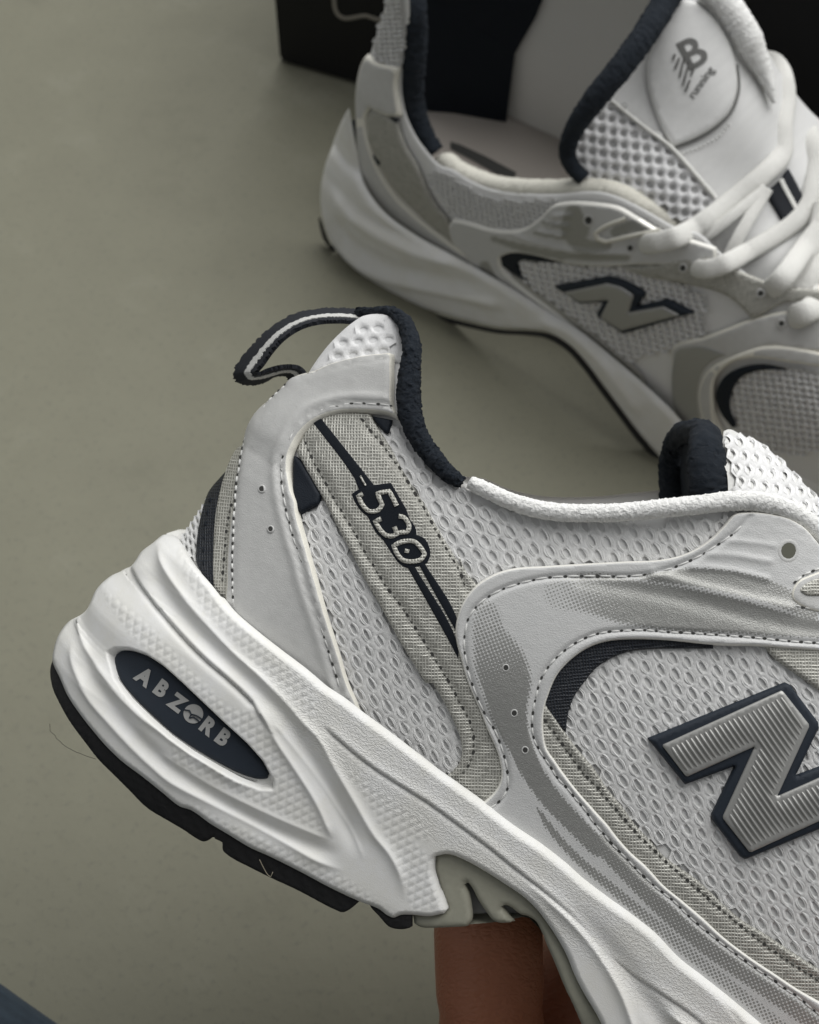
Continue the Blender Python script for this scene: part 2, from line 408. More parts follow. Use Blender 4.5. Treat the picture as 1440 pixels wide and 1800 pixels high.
def m_eva():
    m, nt, bs = mk('white_foam_midsole'); uv = uvn(nt); n1 = noise(nt, uv, .12, 5); n2 = noise(nt, uv, 1.1, 6, .7)
    c = mix(nt, ramp(nt, n1, [(.4, (0, 0, 0)), (.62, (1, 1, 1))]), (.765, .76, .725), (.80, .80, .785))
    c = mix(nt, ramp(nt, n2, [(.52, (0, 0, 0)), (.66, (.35, .35, .35))]), c, (.74, .73, .66)); nt.links.new(c, bs.inputs['Base Color'])
    bs.inputs['Roughness'].default_value = .5; bs.inputs['Subsurface Weight'].default_value = 0
    w = noise(nt, mapped(nt, uv, .4, (1.2, 1.9, 1)), .75, 3, .5); wr = ramp(nt, w, [(.42, (0, 0, 0)), (.5, (1, 1, 1)), (.58, (0, 0, 0))])
    a = attr(nt, 'a'); h = math_(nt, 'MULTIPLY', wr, a)
    p = bump(nt, bs, h, .5, .00022); bump(nt, bs, noise(nt, uv, 5, 4), .22, .0002, p); return m
M['eva'] = m_eva()
M['tpu'] = m_plain('grey_shank_plastic', (.34, .335, .27), .42, .8, .12, .10)
M['rubber'] = m_plain('black_rubber', (.020, .020, .021), .72, 7, .8, .5, dist=.0004, spec=.35)
def m_weave(name, col, dark, pitch, metallic=.0, rough=.55, rot=0.0, bst=.6):
    m, nt, bs = mk(name); uv = uvn(nt); q = mapped(nt, uv, rot)
    wob = noise(nt, q, .55, 3); mx = nd(nt, 'ShaderNodeVectorMath', operation='MULTIPLY_ADD'); nt.links.new(wob, mx.inputs[0]); mx.inputs[1].default_value = (.45, .45, 0); nt.links.new(q, mx.inputs[2])
    hs = []
    for dr, pf in (('X', 1.0), ('Y', .92)):
        w = nd(nt, 'ShaderNodeTexWave', bands_direction=dr, i_Scale=.314/pitch*pf, i_Distortion=.3, i_Detail=1.0); w.inputs['Detail Scale'].default_value = .6
        nt.links.new(mx.outputs[0], w.inputs[0]); sel = ramp(nt, noise(nt, mapped(nt, q, 0, (1, .14, 1) if dr == 'X' else (.14, 1, 1)), 2.2, 2), [(.34, (.25, .25, .25)), (.58, (1, 1, 1))])
        hs.append(math_(nt, 'MULTIPLY', math_(nt, 'POWER', w.outputs[1], 2.2), sel))
    h = math_(nt, 'MAXIMUM', hs[0], hs[1]); nt.links.new(mix(nt, h, dark, col), bs.inputs['Base Color'])
    bs.inputs['Metallic'].default_value = metallic; bs.inputs['Roughness'].default_value = rough; bump(nt, bs, h, bst, .00025); return m
M['plaid'] = m_weave('silver_plaid_fabric', (.63, .625, .57), (.25, .245, .22), .62, .25, .40, math.radians(-27))
M['plaid_light'] = m_weave('pale_plaid_fabric', (.70, .69, .63), (.30, .295, .26), .62, .2, .42, math.radians(-27))
M['navy_fabric'] = m_weave('navy_woven_fabric', (.013, .019, .030), (.004, .006, .010), .6, 0, .55, math.radians(-33), .9)
M['navy_leather'] = m_plain('navy_leather', (.009, .013, .020), .62, 3, .5, .3, spec=.25)
M['navy_print'] = m_plain('navy_print', (.006, .009, .014), .7, 6, .5, .35, spec=.2)
M['navy_rubber'] = m_plain('navy_rubber_pad', (.013, .020, .031), .6, 8, .5, .25, spec=.35)
M['navy_terry'] = m_plain('navy_terry', (.011, .019, .031), .9, 8.0, 1.0, .8, dist=.0009)
M['navy_web'] = m_plain('navy_webbing', (.006, .008, .013), .85, 4, .6, .4, dist=.0004)
M['web_stripe'] = m_plain('grey_webbing_stripe', (.55, .55, .53), .85, 4, .6, .2, dist=.0004)
M['white_terry'] = m_plain('white_terry', (.85, .85, .83), .9, 1.3, .9, .07, dist=.0007)
M['cream_terry'] = m_plain('cream_terry', (.68, .665, .59), .9, 1.9, .6, .08, dist=.0006)
M['lace'] = m_plain('white_lace', (.74, .735, .70), .85, 2.2, .8, .08, dist=.0007)
M['thread'] = m_plain('white_thread', (.70, .70, .68), .7, 5, .2)
M['thread_grey'] = m_plain('grey_thread', (.34, .34, .32), .7, 5, .2)
M['thread_dark'] = m_plain('dark_thread', (.11, .11, .098), .75, 5, .2)
M['hole'] = m_plain('dark_hole', (.045, .045, .042), .9, 5, .1)
M['eyelet'] = m_plain('eyelet_inside', (.10, .10, .075), .8, 1.2, .3, .5)
M['silver'] = m_plain('silver_moulding', (.36, .36, .345), .36, 4, .12, .08, .35)
M['grey_print'] = m_plain('grey_print', (.10, .10, .095), .6, 4, .1)
M['abz'] = m_plain('pale_grey_print', (.34, .34, .33), .6, 3, .3, .12)
M['box'] = m_plain('black_card', (.006, .006, .0065), .6, .2, .05, .2, spec=.3)
M['box_line'] = m_plain('cream_printed_line', (.30, .28, .24), .6, .2, .05)

# ------------------------------------------------------------------ floor
def m_floor():
    m, nt, bs = mk('grey_concrete'); oc = objc(nt); a = noise(nt, oc, 7, 6, .65); b = noise(nt, oc, 26, 6, .65); c = noise(nt, oc, 420, 3, .6)
    k = math_(nt, 'ADD', math_(nt, 'MULTIPLY', a, .6), math_(nt, 'MULTIPLY', b, .4))
    col = ramp(nt, k, [(.34, (.158, .155, .113)), (.44, (.196, .191, .141)), (.54, (.208, .203, .150)), (.66, (.250, .245, .190))])
    col = mix(nt, ramp(nt, c, [(.56, (0, 0, 0)), (.72, (.4, .4, .4))]), col, (.12, .118, .095))
    sp = ramp(nt, voro(nt, oc, 14), [(.030, (1, 1, 1)), (.045, (0, 0, 0))]); col = mix(nt, math_(nt, 'MULTIPLY', sp, .35), col, (.10, .10, .08))
    nt.links.new(col, bs.inputs['Base Color']); bs.inputs['Roughness'].default_value = .6; bs.inputs['Specular IOR Level'].default_value = .35
    bump(nt, bs, math_(nt, 'ADD', b, math_(nt, 'MULTIPLY', c, .2)), .12, .003); return m
V = [(-2, -2, 0), (2, -2, 0), (2, 2.5, 0), (-2, 2.5, 0)]
fl = finish('floor', V, [(0, 1, 2, 3)], m_floor(), None, smooth=False); fl['kind'] = 'structure'; fl['label'] = 'smooth grey green concrete floor with faint mottling'

# ------------------------------------------------------------------ shoe bodies
def interp(x, pts): a = np.array(pts); return np.interp(x, a[:, 0], a[:, 1])
def body(frame, xr, W, vert, zmax, R=.055, nz=56, dome=True):
    zs = np.linspace(-.004, zmax, nz); th = np.linspace(0, math.pi/2, 26); V = []
    for z in zs:
        x0 = xr(z); x = np.r_[x0+R*(1-np.cos(th)), np.linspace(x0+R, .30, 50)[1:]]
        q = np.clip((x-x0)/R, 0, 1); c = np.sqrt(np.clip(1-(1-q)**2.3, 0, 1)); y = interp(x, W)*c*vert(x, z)
        half = np.stack([x, y, np.full_like(x, z)], 1); V.append(np.concatenate([half[::-1], half[1:]*np.array([1, -1, 1])]))
    n = len(V[0]); V = frame.world(np.concatenate(V)); Fc = [(i*n+j, i*n+j+1, (i+1)*n+j+1, (i+1)*n+j) for i in range(nz-1) for j in range(n-1)]
    return Surf(frame, V, Fc)
def up_vert(x, z):
    lean = 1-.22*smooth01((z-.05)/.065)
    zd = interp(x, [(.10, .150), (.13, .135), (.16, .122), (.20, .098), (.25, .075), (.30, .05)])
    dm = np.sqrt(np.clip(1-np.clip((z-.03)/(zd-.03), 0, .995)**2.6, .01, 1)); k = smooth01((x-.085)/.05)
    return lean*(1-k)+dm*k
def so_vert(x, z): return 1.0-.06*smooth01((z-.025)/.035)-.05*smooth01((.006-z)/.012)
W_UP = [(0, .0335), (.06, .0335), (.10, .0355), (.14, .040), (.18, .044), (.24, .046), (.30, .040)]
W_SO = [(-.01, .0385), (.05, .0390), (.09, .0385), (.13, .0420), (.18, .048), (.24, .051), (.30, .045)]
def rear(frame, pts):
    L = frame.local(frame.plane([(p[0], p[1], 0) for p in pts])); i = np.argsort(L[:, 2]); z = L[i, 2]; x = L[i, 0]
    return lambda q: float(np.interp(q, z, x))

# held shoe: its lateral side faces the camera, heel up left
k = math.radians(27); t = math.radians(4.5); n_ = -FW
hX = math.cos(k)*RT-math.sin(k)*UP; Z0 = math.sin(k)*RT+math.cos(k)*UP
hY = math.cos(t)*n_-math.sin(t)*Z0; hZ = math.cos(t)*Z0+math.sin(t)*n_
HF = Frame(C+rays([(28, 1298)])[0]*.312-hY*.037, hX, hY, hZ)
sil_up = c2((10, 720), (50, 670), (120, 590), (180, 510), (270, 380), (330, 290), (380, 240), (410, 190))+c1((190, 660), (230, 610), (290, 545), (370, 470), (430, 410), (490, 330), (560, 240), (640, 160), (690, 120), (740, 90))
sil_so = c3((770, 62), (735, 60), (650, 58), (600, 98), (540, 145), (500, 205), (480, 222), (380, 270), (310, 340), (265, 435), (240, 458), (170, 500), (120, 570), (95, 650), (80, 720), (78, 800), (95, 880), (140, 960))
HU = body(HF, rear(HF, sil_up), W_UP, up_vert, .135)
HS = body(HF, rear(HF, sil_so), W_SO, so_vert, .075, R=.058, nz=70)
base_h = HF.world([.13, 0, 0])
held = empty('running_shoe', base_h, 'white and silver running shoe held up on its side in a hand', 'shoe', 'pair of running shoes')

LIP = c3((735, 72), (780, 140), (830, 220), (900, 300), (960, 380), (1000, 430), (1100, 520), (1250, 640), (1380, 740))+c4((790, 20), (880, 80), (970, 150), (1100, 245), (1250, 360), (1380, 460))+c5((290, 215), (420, 310), (600, 450), (720, 530), (850, 630), (940, 710), (1060, 800), (1200, 900), (1300, 980))+c8((560, 1390), (700, 1500), (850, 1620), (980, 1730), (1120, 1850), (1300, 2010))

# ---- body lining behind everything (also the far side, seen through the opening)
sil_top = c1((190, 660), (230, 610), (290, 545), (370, 470), (430, 410), (490, 330), (560, 240), (640, 160), (690, 120), (740, 90), (820, 82), (880, 90), (930, 150), (940, 240), (925, 400), (930, 560), (950, 640), (1000, 740), (1060, 830), (1140, 910), (1240, 970))
roll_mid = c6((100, 190), (170, 225), (260, 265), (355, 293), (450, 307), (560, 310), (700, 305), (850, 290), (1000, 275), (1105, 263), (1200, 265), (1295, 287), (1380, 332), (1440, 385), (1500, 450), (1560, 540))
lower = [(p[0]-14, p[1]+26) for p in LIP]
upper_poly = c2((20, 760), (60, 690), (120, 600), (180, 520), (270, 390), (330, 300), (380, 250), (410, 200))+sil_top+roll_mid[1:]+[(1520, 1100), (1520, 1830)]+[p for p in lower[::-1] if p[1] < 1840]
panel('foam_lining', upper_poly, HU, .0002, M['lining'], held, base=-.0007, step=14, edge=6, mirror=True)

# ---- mesh fabric panels
K = M['knit']
mesh_fabric('mesh_panel', c2((640, 560), (700, 540), (780, 490), (860, 640), (1050, 1000), (1250, 1340), (1400, 1560), (1500, 1720), (1500, 1900), (1380, 1980), (1200, 1850), (960, 1620), (900, 1460), (780, 1060), (700, 760)), HU, (24.2, 10.6), (3.6, 28.5), math.radians(62), 9.0, 4.3, -.0003, .00030, K, held, 1, fib=5, label='white open mesh between heel cap and silver strip')
mesh_fabric('mesh_panel', c1((860, 680), (930, 640), (985, 740), (1030, 815), (1080, 880), (1140, 940), (1230, 990))+c6((180, 275), (300, 315), (450, 345), (700, 348), (1000, 325), (1120, 310), (1060, 420), (960, 480), (800, 520), (300, 540), (120, 640), (40, 540), (-40, 380)), HU, (28.5, 3.5), (12.5, 26.5), math.radians(60), 9.8, 6.1, -.0003, .00033, K, held, 2, fib=5, label='white open mesh under the collar')
mesh_fabric('mesh_panel', [(950, 1260), (985, 1190), (1040, 1150), (1130, 1130), (1480, 1120), (1500, 1500), (1500, 1800), (1400, 1700), (1280, 1600), (1100, 1430), (1000, 1310)], HU, (26.4, 6.9), (4.8, 27.8), math.radians(60), 9.5, 5.3, -.0003, .00033, K, held, 3, fib=5, label='white open mesh under the letter emblem')
mesh_fabric('mesh_panel', c1((500, 415), (560, 335), (630, 255), (700, 185), (755, 145), (810, 130), (865, 132), (895, 165), (905, 250), (895, 325), (780, 345), (600, 385)), HU, (27, -2), (-9, 21), math.radians(-8), 7.6, 4.8, .0004, .00025, M['knit_bright'], held, 4, label='white mesh heel tab')
mesh_fabric('mesh_panel', c2((20, 740), (60, 680), (130, 590), (190, 500), (240, 430), (170, 620), (150, 740), (160, 860), (100, 800)), HU, (9, 7), (2, 17), math.radians(70), 5.5, 2.4, -.0001, .0003, K, held, 5)
panel('heel_tab', c1((430, 430), (490, 332), (560, 240), (640, 160), (690, 120), (740, 90), (820, 82), (880, 90), (930, 150), (942, 240), (930, 340), (780, 350), (600, 390)), HU, .0007, M['knit_bright'], held, base=-.0004, step=8, edge=14)
# ---- rear stripes
panel('navy_stripe', c2((300, 355), (250, 410), (200, 470), (170, 550), (145, 660), (133, 760), (135, 840), (170, 900), (215, 960), (240, 990), (250, 800), (250, 640), (280, 480)), HU, .0004, M['navy_fabric'], held, base=.0002, step=7, edge=3)
panel('silver_stripe', c2((345, 262), (310, 320), (280, 400), (255, 490), (235, 600), (225, 720), (221, 850), (225, 975), (320, 1070), (345, 1060), (340, 900), (350, 700), (380, 500), (410, 300), (385, 235)), HU, .0006, M['plaid_light'], held, base=.0003, step=7, edge=3)
# ---- 530 strip
strip = c1((415, 795), (440, 730), (510, 640), (600, 600), (790, 600), (800, 630), (830, 680), (880, 760), (940, 870), (1000, 970), (1060, 1060), (1120, 1170), (1180, 1270), (1240, 1370))+c6((50, 450), (90, 540), (130, 590), (160, 680), (190, 900))+c7((330, 700), (400, 850), (440, 1000), (430, 1120), (330, 1230), (230, 1180), (150, 1110), (105, 1050), (135, 1042), (172, 1010), (200, 970), (207, 900), (190, 830), (160, 760), (120, 680), (60, 580))+c2((1290, 1440), (1190, 1280), (1120, 1160), (1050, 1030), (980, 910), (920, 790), (850, 660), (800, 560), (750, 470), (700, 380))
sgl = c2((690, 230), (720, 300), (750, 355), (785, 420), (820, 490), (855, 550), (900, 625), (940, 690), (980, 770), (1030, 850), (1075, 925), (1120, 990), (1175, 1060), (1220, 1130))+c7((0, 340), (45, 410), (90, 480), (130, 545), (165, 605), (195, 670), (230, 730), (255, 790), (268, 850), (268, 920), (245, 985), (215, 1030), (170, 1070))
sgr = c1((745, 630), (785, 690), (835, 745), (885, 815), (935, 880), (975, 950), (1015, 1015), (1060, 1090), (1100, 1165), (1145, 1245), (1190, 1325), (1235, 1400))+c6((75, 570), (100, 620))
panel('silver_strip', strip, HU, .0009, M['plaid'], held, base=.0003, step=7, edge=4, grooves=[(sgl, 7, .0005), (sgr, 7, .0005)], label='silver plaid strip printed with 530')
ST = .0012
panel('navy_tab', c2((630, 290), (660, 310), (700, 370), (745, 450), (768, 495), (752, 540), (700, 570), (665, 592), (640, 560)), HU, .0007, M['navy_leather'], held, base=.0005, step=6, edge=4)
panel('navy_tab', c1((790, 610), (895, 630), (887, 670), (872, 702), (852, 692), (815, 650)), HU, .0006, M['navy_leather'], held, base=.0004, step=6, edge=4)
# the number and its bars
NV = M['navy_print']
num = [c53((30, 75), (92, 50), (495, 560), (440, 590), (382, 578), (345, 500)),
       c53((375, 585), (400, 572), (490, 552), (608, 536), (640, 590), (680, 660), (715, 720), (742, 790), (780, 850), (790, 905), (838, 925), (875, 980), (886, 1050), (862, 1108), (790, 1132), (720, 1140), (660, 1105), (620, 1050), (578, 985), (555, 950), (500, 890), (460, 815), (445, 780), (400, 740), (355, 675), (332, 615)),
       c53((718, 1125), (768, 1118), (1085, 1690), (1090, 1790), (1040, 1695)),
       c53((800, 1110), (845, 1106), (1080, 1510), (1090, 1625))]
nums = [panel('number_print', q, HU, .00005, NV, held, base=ST+.00004+(.00002*i), step=6, edge=1.5, lip=.00003) for i, q in enumerate(num)]
SV = M['plaid_light']; NO = ST+.00020
for ln, cl in ((c53((650, 700), (596, 596), (512, 612), (548, 690), (520, 730), (455, 738), (402, 682), (380, 632), (412, 612)), False),
               (c53((540, 792), (496, 812), (530, 870), (575, 912), (625, 914), (660, 892), (722, 886), (738, 850), (702, 782), (664, 772)), False),
               (c53((652, 905), (632, 848)), False),
               (c53((626, 985), (680, 958), (768, 952), (812, 988), (846, 1042), (820, 1080), (742, 1096), (690, 1085), (650, 1040)), True)):
    ribbon('digit', [ln], 8.2, HU, NO+(.00003 if len(ln) == 2 else 0), SV, nums[1], closed=cl, corner=55).parent = nums[1]
ribbon('digit', [c53((393, 490), (430, 558))], 3.4, HU, NO, SV, nums[0])
ribbon('digit', [c53((705, 1018), (735, 1026))], 7, HU, NO, SV, nums[1])

# ---- heel cap
cap = c1((905, 300), (800, 312), (700, 330), (600, 360), (520, 395), (430, 425), (370, 470), (290, 545), (225, 610), (190, 668), (165, 740), (150, 800), (135, 880))+c2((370, 350), (345, 500), (320, 650), (305, 800), (300, 950), (300, 1060), (380, 1160), (600, 1350), (760, 1480), (900, 1600), (1000, 1640))+c4((960, 130), (945, 90), (905, 0))+c2((860, 1290), (800, 1100), (750, 920), (700, 740), (660, 590))+c1((425, 1060), (405, 1000), (392, 930), (392, 850), (405, 790), (450, 715), (520, 655), (600, 618), (700, 603), (800, 603), (880, 613), (935, 638), (930, 615), (908, 575), (905, 440))
sc_in = c1((900, 572), (850, 565), (785, 562), (720, 562), (655, 572), (590, 588), (540, 608), (490, 632), (455, 665), (420, 705), (390, 760), (370, 810), (358, 860), (352, 940), (360, 1020), (375, 1100), (395, 1180), (415, 1260))+c2((670, 810), (710, 970), (750, 1090), (790, 1220), (830, 1350), (870, 1480))
sc_out = c1((380, 482), (300, 560), (240, 640), (195, 720), (165, 800), (145, 900))+c2((365, 440), (350, 600), (340, 750), (335, 900), (340, 1080))
sc_top = c1((450, 440), (560, 402), (700, 364), (800, 345), (900, 334))
CT = .0022
def cap_disp(P):
    d, s, tt = sdist(P, np.array(sc_in)); bead = .0005*np.exp(-((d-11)/6)**2)
    return bead+.0006*np.sin(P[:, 0]/70+P[:, 1]/55)*.4
capo = panel('heel_cap', cap, HU, .0016, M['leather'], held, base=.0006, step=7, edge=6, grooves=[(sc_in, 4, .00045), (sc_out, 4, .0004), (sc_top, 4, .0004)], disp=cap_disp, mirror=True, label='white leather heel cap')
for ln, p in ((sc_in, 23), (sc_out, 15), (sc_top, 17)):
    stitches('stitching', ln, HU, CT-.0003, held, pitch=p, length=.70, width=3.2, mat=M['thread'], holemat=M['hole'])
holes('perforation', c2((485, 300), (490, 478), (530, 675)), 4.2, HU, CT, held, M['hole'], M['leather'])
stitches('stitching', c2((322, 550), (300, 650), (290, 750), (280, 850), (275, 920), (280, 1010)), HU, .0009, held, pitch=24, length=.3, width=4, mat=M['thread_dark'], hole=True, holemat=M['hole'])
stitches('stitching', c2((215, 490), (190, 620), (180, 700), (175, 800), (180, 880)), HU, .0006, held, pitch=22, length=.45, width=3.4, mat=M['navy_print'], hole=False)
for ln in (sgl, sgr): stitches('stitching', ln, HU, ST-.00045, held, pitch=27, length=.26, width=4.6, mat=M['thread_dark'], hole=True, holemat=M['hole'])

# ---- navy crescent, lower plaid strip, corner plaid
panel('navy_crescent', c7((1480, 330), (1200, 330), (960, 340), (800, 380), (680, 480), (600, 620), (595, 720), (640, 760), (690, 800), (735, 825), (740, 770), (752, 710), (780, 640), (830, 570), (890, 500), (970, 450), (1050, 420), (1150, 408), (1300, 404), (1480, 404)), HU, .0006, M['navy_fabric'], held, base=.0004, step=7, edge=3)
lows = c7((600, 640), (634, 688), (680, 752), (740, 840), (800, 920), (870, 1000))+c8((100, 312), (200, 430), (270, 530), (380, 650), (460, 740), (560, 812), (650, 872), (740, 950), (830, 1040), (950, 1140), (1100, 1230), (1250, 1330), (1440, 1452), (1620, 1560), (1620, 1800), (1440, 1690), (1300, 1610), (1000, 1410), (700, 1160), (350, 840), (40, 490))+c7((780, 1170), (700, 1070), (600, 920), (585, 760))
lst = c7((630, 765), (680, 830), (730, 900), (775, 960), (825, 1030))+c8((20, 275), (90, 360), (160, 440), (230, 520), (300, 600), (375, 670), (450, 745), (535, 820), (610, 885), (690, 955), (775, 1030), (855, 1095), (945, 1170), (1030, 1235), (1110, 1300), (1190, 1355), (1270, 1410), (1350, 1460), (1500, 1550))
panel('plaid_trim', lows, HU, .0009, M['plaid'], held, base=.0006, step=7, edge=4, grooves=[(lst, 7, .0005)], label='silver plaid trim below the emblem panel')
stitches('stitching', lst, HU, .0012, held, pitch=25, length=.30, width=4.2, mat=M['thread_dark'], holemat=M['hole'])
panel('plaid_trim', c6((1225, 810), (1500, 810), (1500, 1010), (1440, 990), (1380, 950), (1310, 900), (1250, 852)), HU, .0009, M['plaid_light'], held, base=.0004, step=7, edge=5)

# ---- silver overlay
over = c7((300, 1182), (350, 1142), (390, 1092), (405, 1040), (400, 980), (380, 910), (340, 820), (300, 720), (260, 630), (225, 540), (200, 450), (180, 380), (172, 320), (180, 250), (210, 170))+c6((120, 590), (180, 550), (250, 525), (400, 512), (550, 503), (700, 495), (820, 490), (900, 475), (960, 450), (1020, 410), (1070, 360), (1110, 316), (1150, 308), (1250, 315), (1330, 340), (1390, 385), (1440, 450), (1510, 540), (1560, 700), (1560, 850), (1440, 842), (1300, 832), (1200, 822), (1080, 820), (1000, 815), (850, 800), (700, 797), (620, 805), (560, 825), (510, 855), (460, 900), (430, 940))+c7((645, 640), (630, 690), (622, 750), (625, 830), (640, 900), (680, 960), (730, 1030), (800, 1120), (880, 1210), (960, 1300))+c8((130, 560), (240, 690), (350, 790), (460, 910), (570, 1000), (700, 1110), (830, 1230), (1000, 1360), (1150, 1460), (1300, 1560), (1440, 1640), (1600, 1740), (1600, 2000), (1300, 2000), (900, 1740), (620, 1500), (300, 1230), (60, 1050))+c5((1000, 830), (800, 660), (560, 480), (440, 380))
so_out = c7((330, 1215), (390, 1175), (425, 1135), (440, 1100), (440, 1030), (425, 950), (400, 870), (370, 800), (330, 735), (295, 665), (265, 590), (240, 510), (222, 420), (222, 330), (245, 240), (310, 165), (380, 120), (450, 90), (540, 65), (630, 48), (710, 42), (800, 40), (880, 40), (970, 42), (1050, 40), (1140, 32))+c6((780, 547), (870, 525), (930, 502), (985, 475), (1040, 440), (1090, 405), (1130, 370), (1165, 325))
so_in = c6((1500, 820), (1440, 812), (1380, 808), (1290, 800), (1200, 790))+c7((1320, 325), (1250, 322), (1180, 316), (1110, 312), (1060, 312), (1000, 315), (940, 320), (880, 332), (830, 350), (780, 375), (735, 405), (690, 442), (655, 480), (625, 520), (600, 570), (585, 630), (572, 690), (565, 740), (563, 800), (572, 850), (595, 900), (625, 950), (660, 1000), (700, 1060), (740, 1100), (780, 1150), (830, 1210), (880, 1280))+c8((50, 550), (110, 630), (170, 690), (230, 750), (290, 815), (360, 880), (430, 940), (490, 985), (560, 1050), (620, 1110), (690, 1170), (770, 1235), (840, 1290), (920, 1350), (990, 1400), (1060, 1450), (1140, 1500), (1220, 1560), (1300, 1610), (1380, 1680), (1500, 1770))
bands = [  # centre lines with half width (px) and amount of silver
 (c7((330, 230, 24, .22), (345, 330, 30, .34), (390, 450, 44, .5), (430, 570, 44, .78), (440, 690, 34, .98), (470, 800, 26, 1), (510, 900, 21, 1), (560, 1010, 19, 1), (650, 1140, 18, 1), (770, 1270, 17, .85), (900, 1400, 17, .72))+c8((60, 640, 17, .70), (250, 850, 16, .62), (480, 1080, 16, .58), (700, 1270, 16, .52), (950, 1450, 16, .48), (1250, 1660, 16, .45), (1450, 1800, 16, .45))),
 (c5((705, 330, 1.5, .9), (760, 420, 6, .8), (840, 520, 7, .7), (940, 620, 8, .6), (1060, 720, 9, .5), (1200, 840, 10, .42), (1330, 950, 11, .36))+c8((420, 1160, 11, .3), (600, 1320, 11, .3), (800, 1480, 11, .26), (1000, 1640, 11, .24), (1200, 1800, 11, .22))),
 (c6((440, 620, 28, .12), (560, 620, 36, .40), (700, 650, 40, .66), (900, 680, 38, .92), (1100, 705, 30, 1), (1300, 740, 20, 1), (1500, 770, 12, 1))),
 (c6((760, 560, 7, .5), (950, 560, 16, .9), (1100, 580, 20, .8), (1250, 620, 20, .6), (1400, 700, 12, .5))),
]
def over_attr(P):
    a = np.zeros(len(P))
    for b in bands:
        B = resample(catmull(b, False, 8, 80), 8); d, s, tt = sdist(P, B[:, :2]); k = tt*(len(B)-1)
        hw = np.interp(k, np.arange(len(B)), B[:, 2]); v = np.interp(k, np.arange(len(B)), B[:, 3])
        a = np.maximum(a, v*smooth01((hw*1.12-d)/(hw*.30+2)))
    return a
puck = [(c6((1080, 420), (1150, 425), (1260, 440)), 5, .0002), (c6((1010, 470), (1120, 478), (1240, 500)), 6, .00025), (c6((950, 520), (1080, 530), (1230, 565)), 6, .00025), (c6((800, 545), (950, 590), (1150, 640), (1320, 680)), 10, .0004), (c6((520, 570), (700, 600), (900, 640), (1200, 720), (1440, 770)), 14, -.0003)]
def over_disp(P):
    h = np.zeros(len(P))
    for ln, w, a_ in puck: h += a_*np.exp(-(sdist(P, catmull(ln, False, 12))[0]/w)**2)
    return h
OT = .0021
panel('silver_overlay', over, HU, .0014, M['overlay'], held, base=.0007, step=3.6, edge=4.5, attr=over_attr, disp=over_disp, grooves=[(so_out, 4.5, .0005), (so_in, 4.5, .0005)], label='pale silver leather overlay with dotted print')
for ln, p in ((so_out, 28), (so_in, 21)):
    stitches('stitching', ln, HU, OT-.0004, held, pitch=p, length=.74, width=3.6, mat=M['thread'], holemat=M['hole'])
holes('perforation', c6((238, 900))+c7((473, 722), (528, 907)), 4.6, HU, OT, held, M['hole'], M['overlay'] if False else M['leather'])
holes('eyelet', c6((1310, 460)), 13.5, HU, OT, held, M['eyelet'], M['leather'])
# lace slot at the frame's edge
panel('lace_loop', c6((1322, 615), (1345, 575), (1400, 548), (1520, 515), (1520, 705), (1400, 690), (1345, 665), (1325, 645)), HU, .0005, M['leather'], held, base=OT-.0001, step=6, edge=5)
panel('lace_slot', c6((1348, 610), (1375, 585), (1440, 560), (1520, 545), (1520, 640), (1440, 634), (1370, 630)), HU, .0003, M['plaid_light'], held, base=OT+.0005, step=6, edge=3)
stitches('stitching', c6((1335, 580), (1370, 552), (1440, 525), (1500, 508)), HU, OT+.0001, held, pitch=18, length=.7, width=3.4, mat=M['thread'], holemat=M['hole'])
stitches('stitching', c6((1328, 668), (1400, 682), (1500, 695)), HU, OT+.0001, held, pitch=18, length=.7, width=3.4, mat=M['thread'], holemat=M['hole'])

# ---- letter emblem
def refl(L): return [(2020-x, 2110-y) for x, y in L]
No = [(852, 1755), (815, 1735), (592, 1442), (585, 1395), (765, 1022), (378, 1165), (80, 798)]; Ni = [(885, 1695), (665, 1415), (915, 866), (385, 1100), (188, 845)]
emb = panel('letter_emblem', cN(*(No+refl(No))), HU, .0012, M['navy_rubber'], held, base=.0004, step=6, edge=5, corner=20, label='raised letter N with navy border')
sil = panel('letter_face', cN(*(Ni+refl(Ni))), HU, .0006, M['silver'], held, base=.0015, step=6, edge=2.5, corner=20); sil.parent = emb
Nin = np.array(cN(*(Ni+refl(Ni)))); rd = np.array([.565, .825]); rn = np.array([.825, -.565]); c0 = np.array(cN((1010, 1055))[0])
V = []; Fc = []
Q2 = []; QH = []
for i in range(-26, 27):
    o_ = c0+rn*(i*8.9+4); ts = np.arange(-180, 180, 1.0); L = o_+ts[:, None]*rd; ok = inside(L, Nin)
    if ok.any(): ok &= sdist(L, Nin, True)[0] > 8.5
    j = 0
    while j < len(ts):
        if not ok[j]: j += 1; continue
        j2 = j
        while j2 < len(ts) and ok[j2]: j2 += 1
        if j2-j > 7:
            b0 = len(Q2); st = np.linspace(ts[j], ts[j2-1], 6)
            for q, hf in zip(st, (0, .8, 1, 1, .8, 0)):
                for a_, hh in ((-1, 0), (-.6, .7), (0, 1), (.6, .7), (1, 0)): Q2.append(o_+rd*q+rn*a_*3.0); QH.append(.00205+.00055*hh*hf)
            for a_ in range(5):
                for b_ in range(4): Fc.append((b0+a_*5+b_, b0+a_*5+b_+1, b0+(a_+1)*5+b_+1, b0+(a_+1)*5+b_))
        j = j2
V = HU(np.array(Q2), np.array(QH)); rb = finish('emblem_ribs', V, Fc, M['silver'], held, uvof(HF, V), kind='stuff'); rb.parent = emb

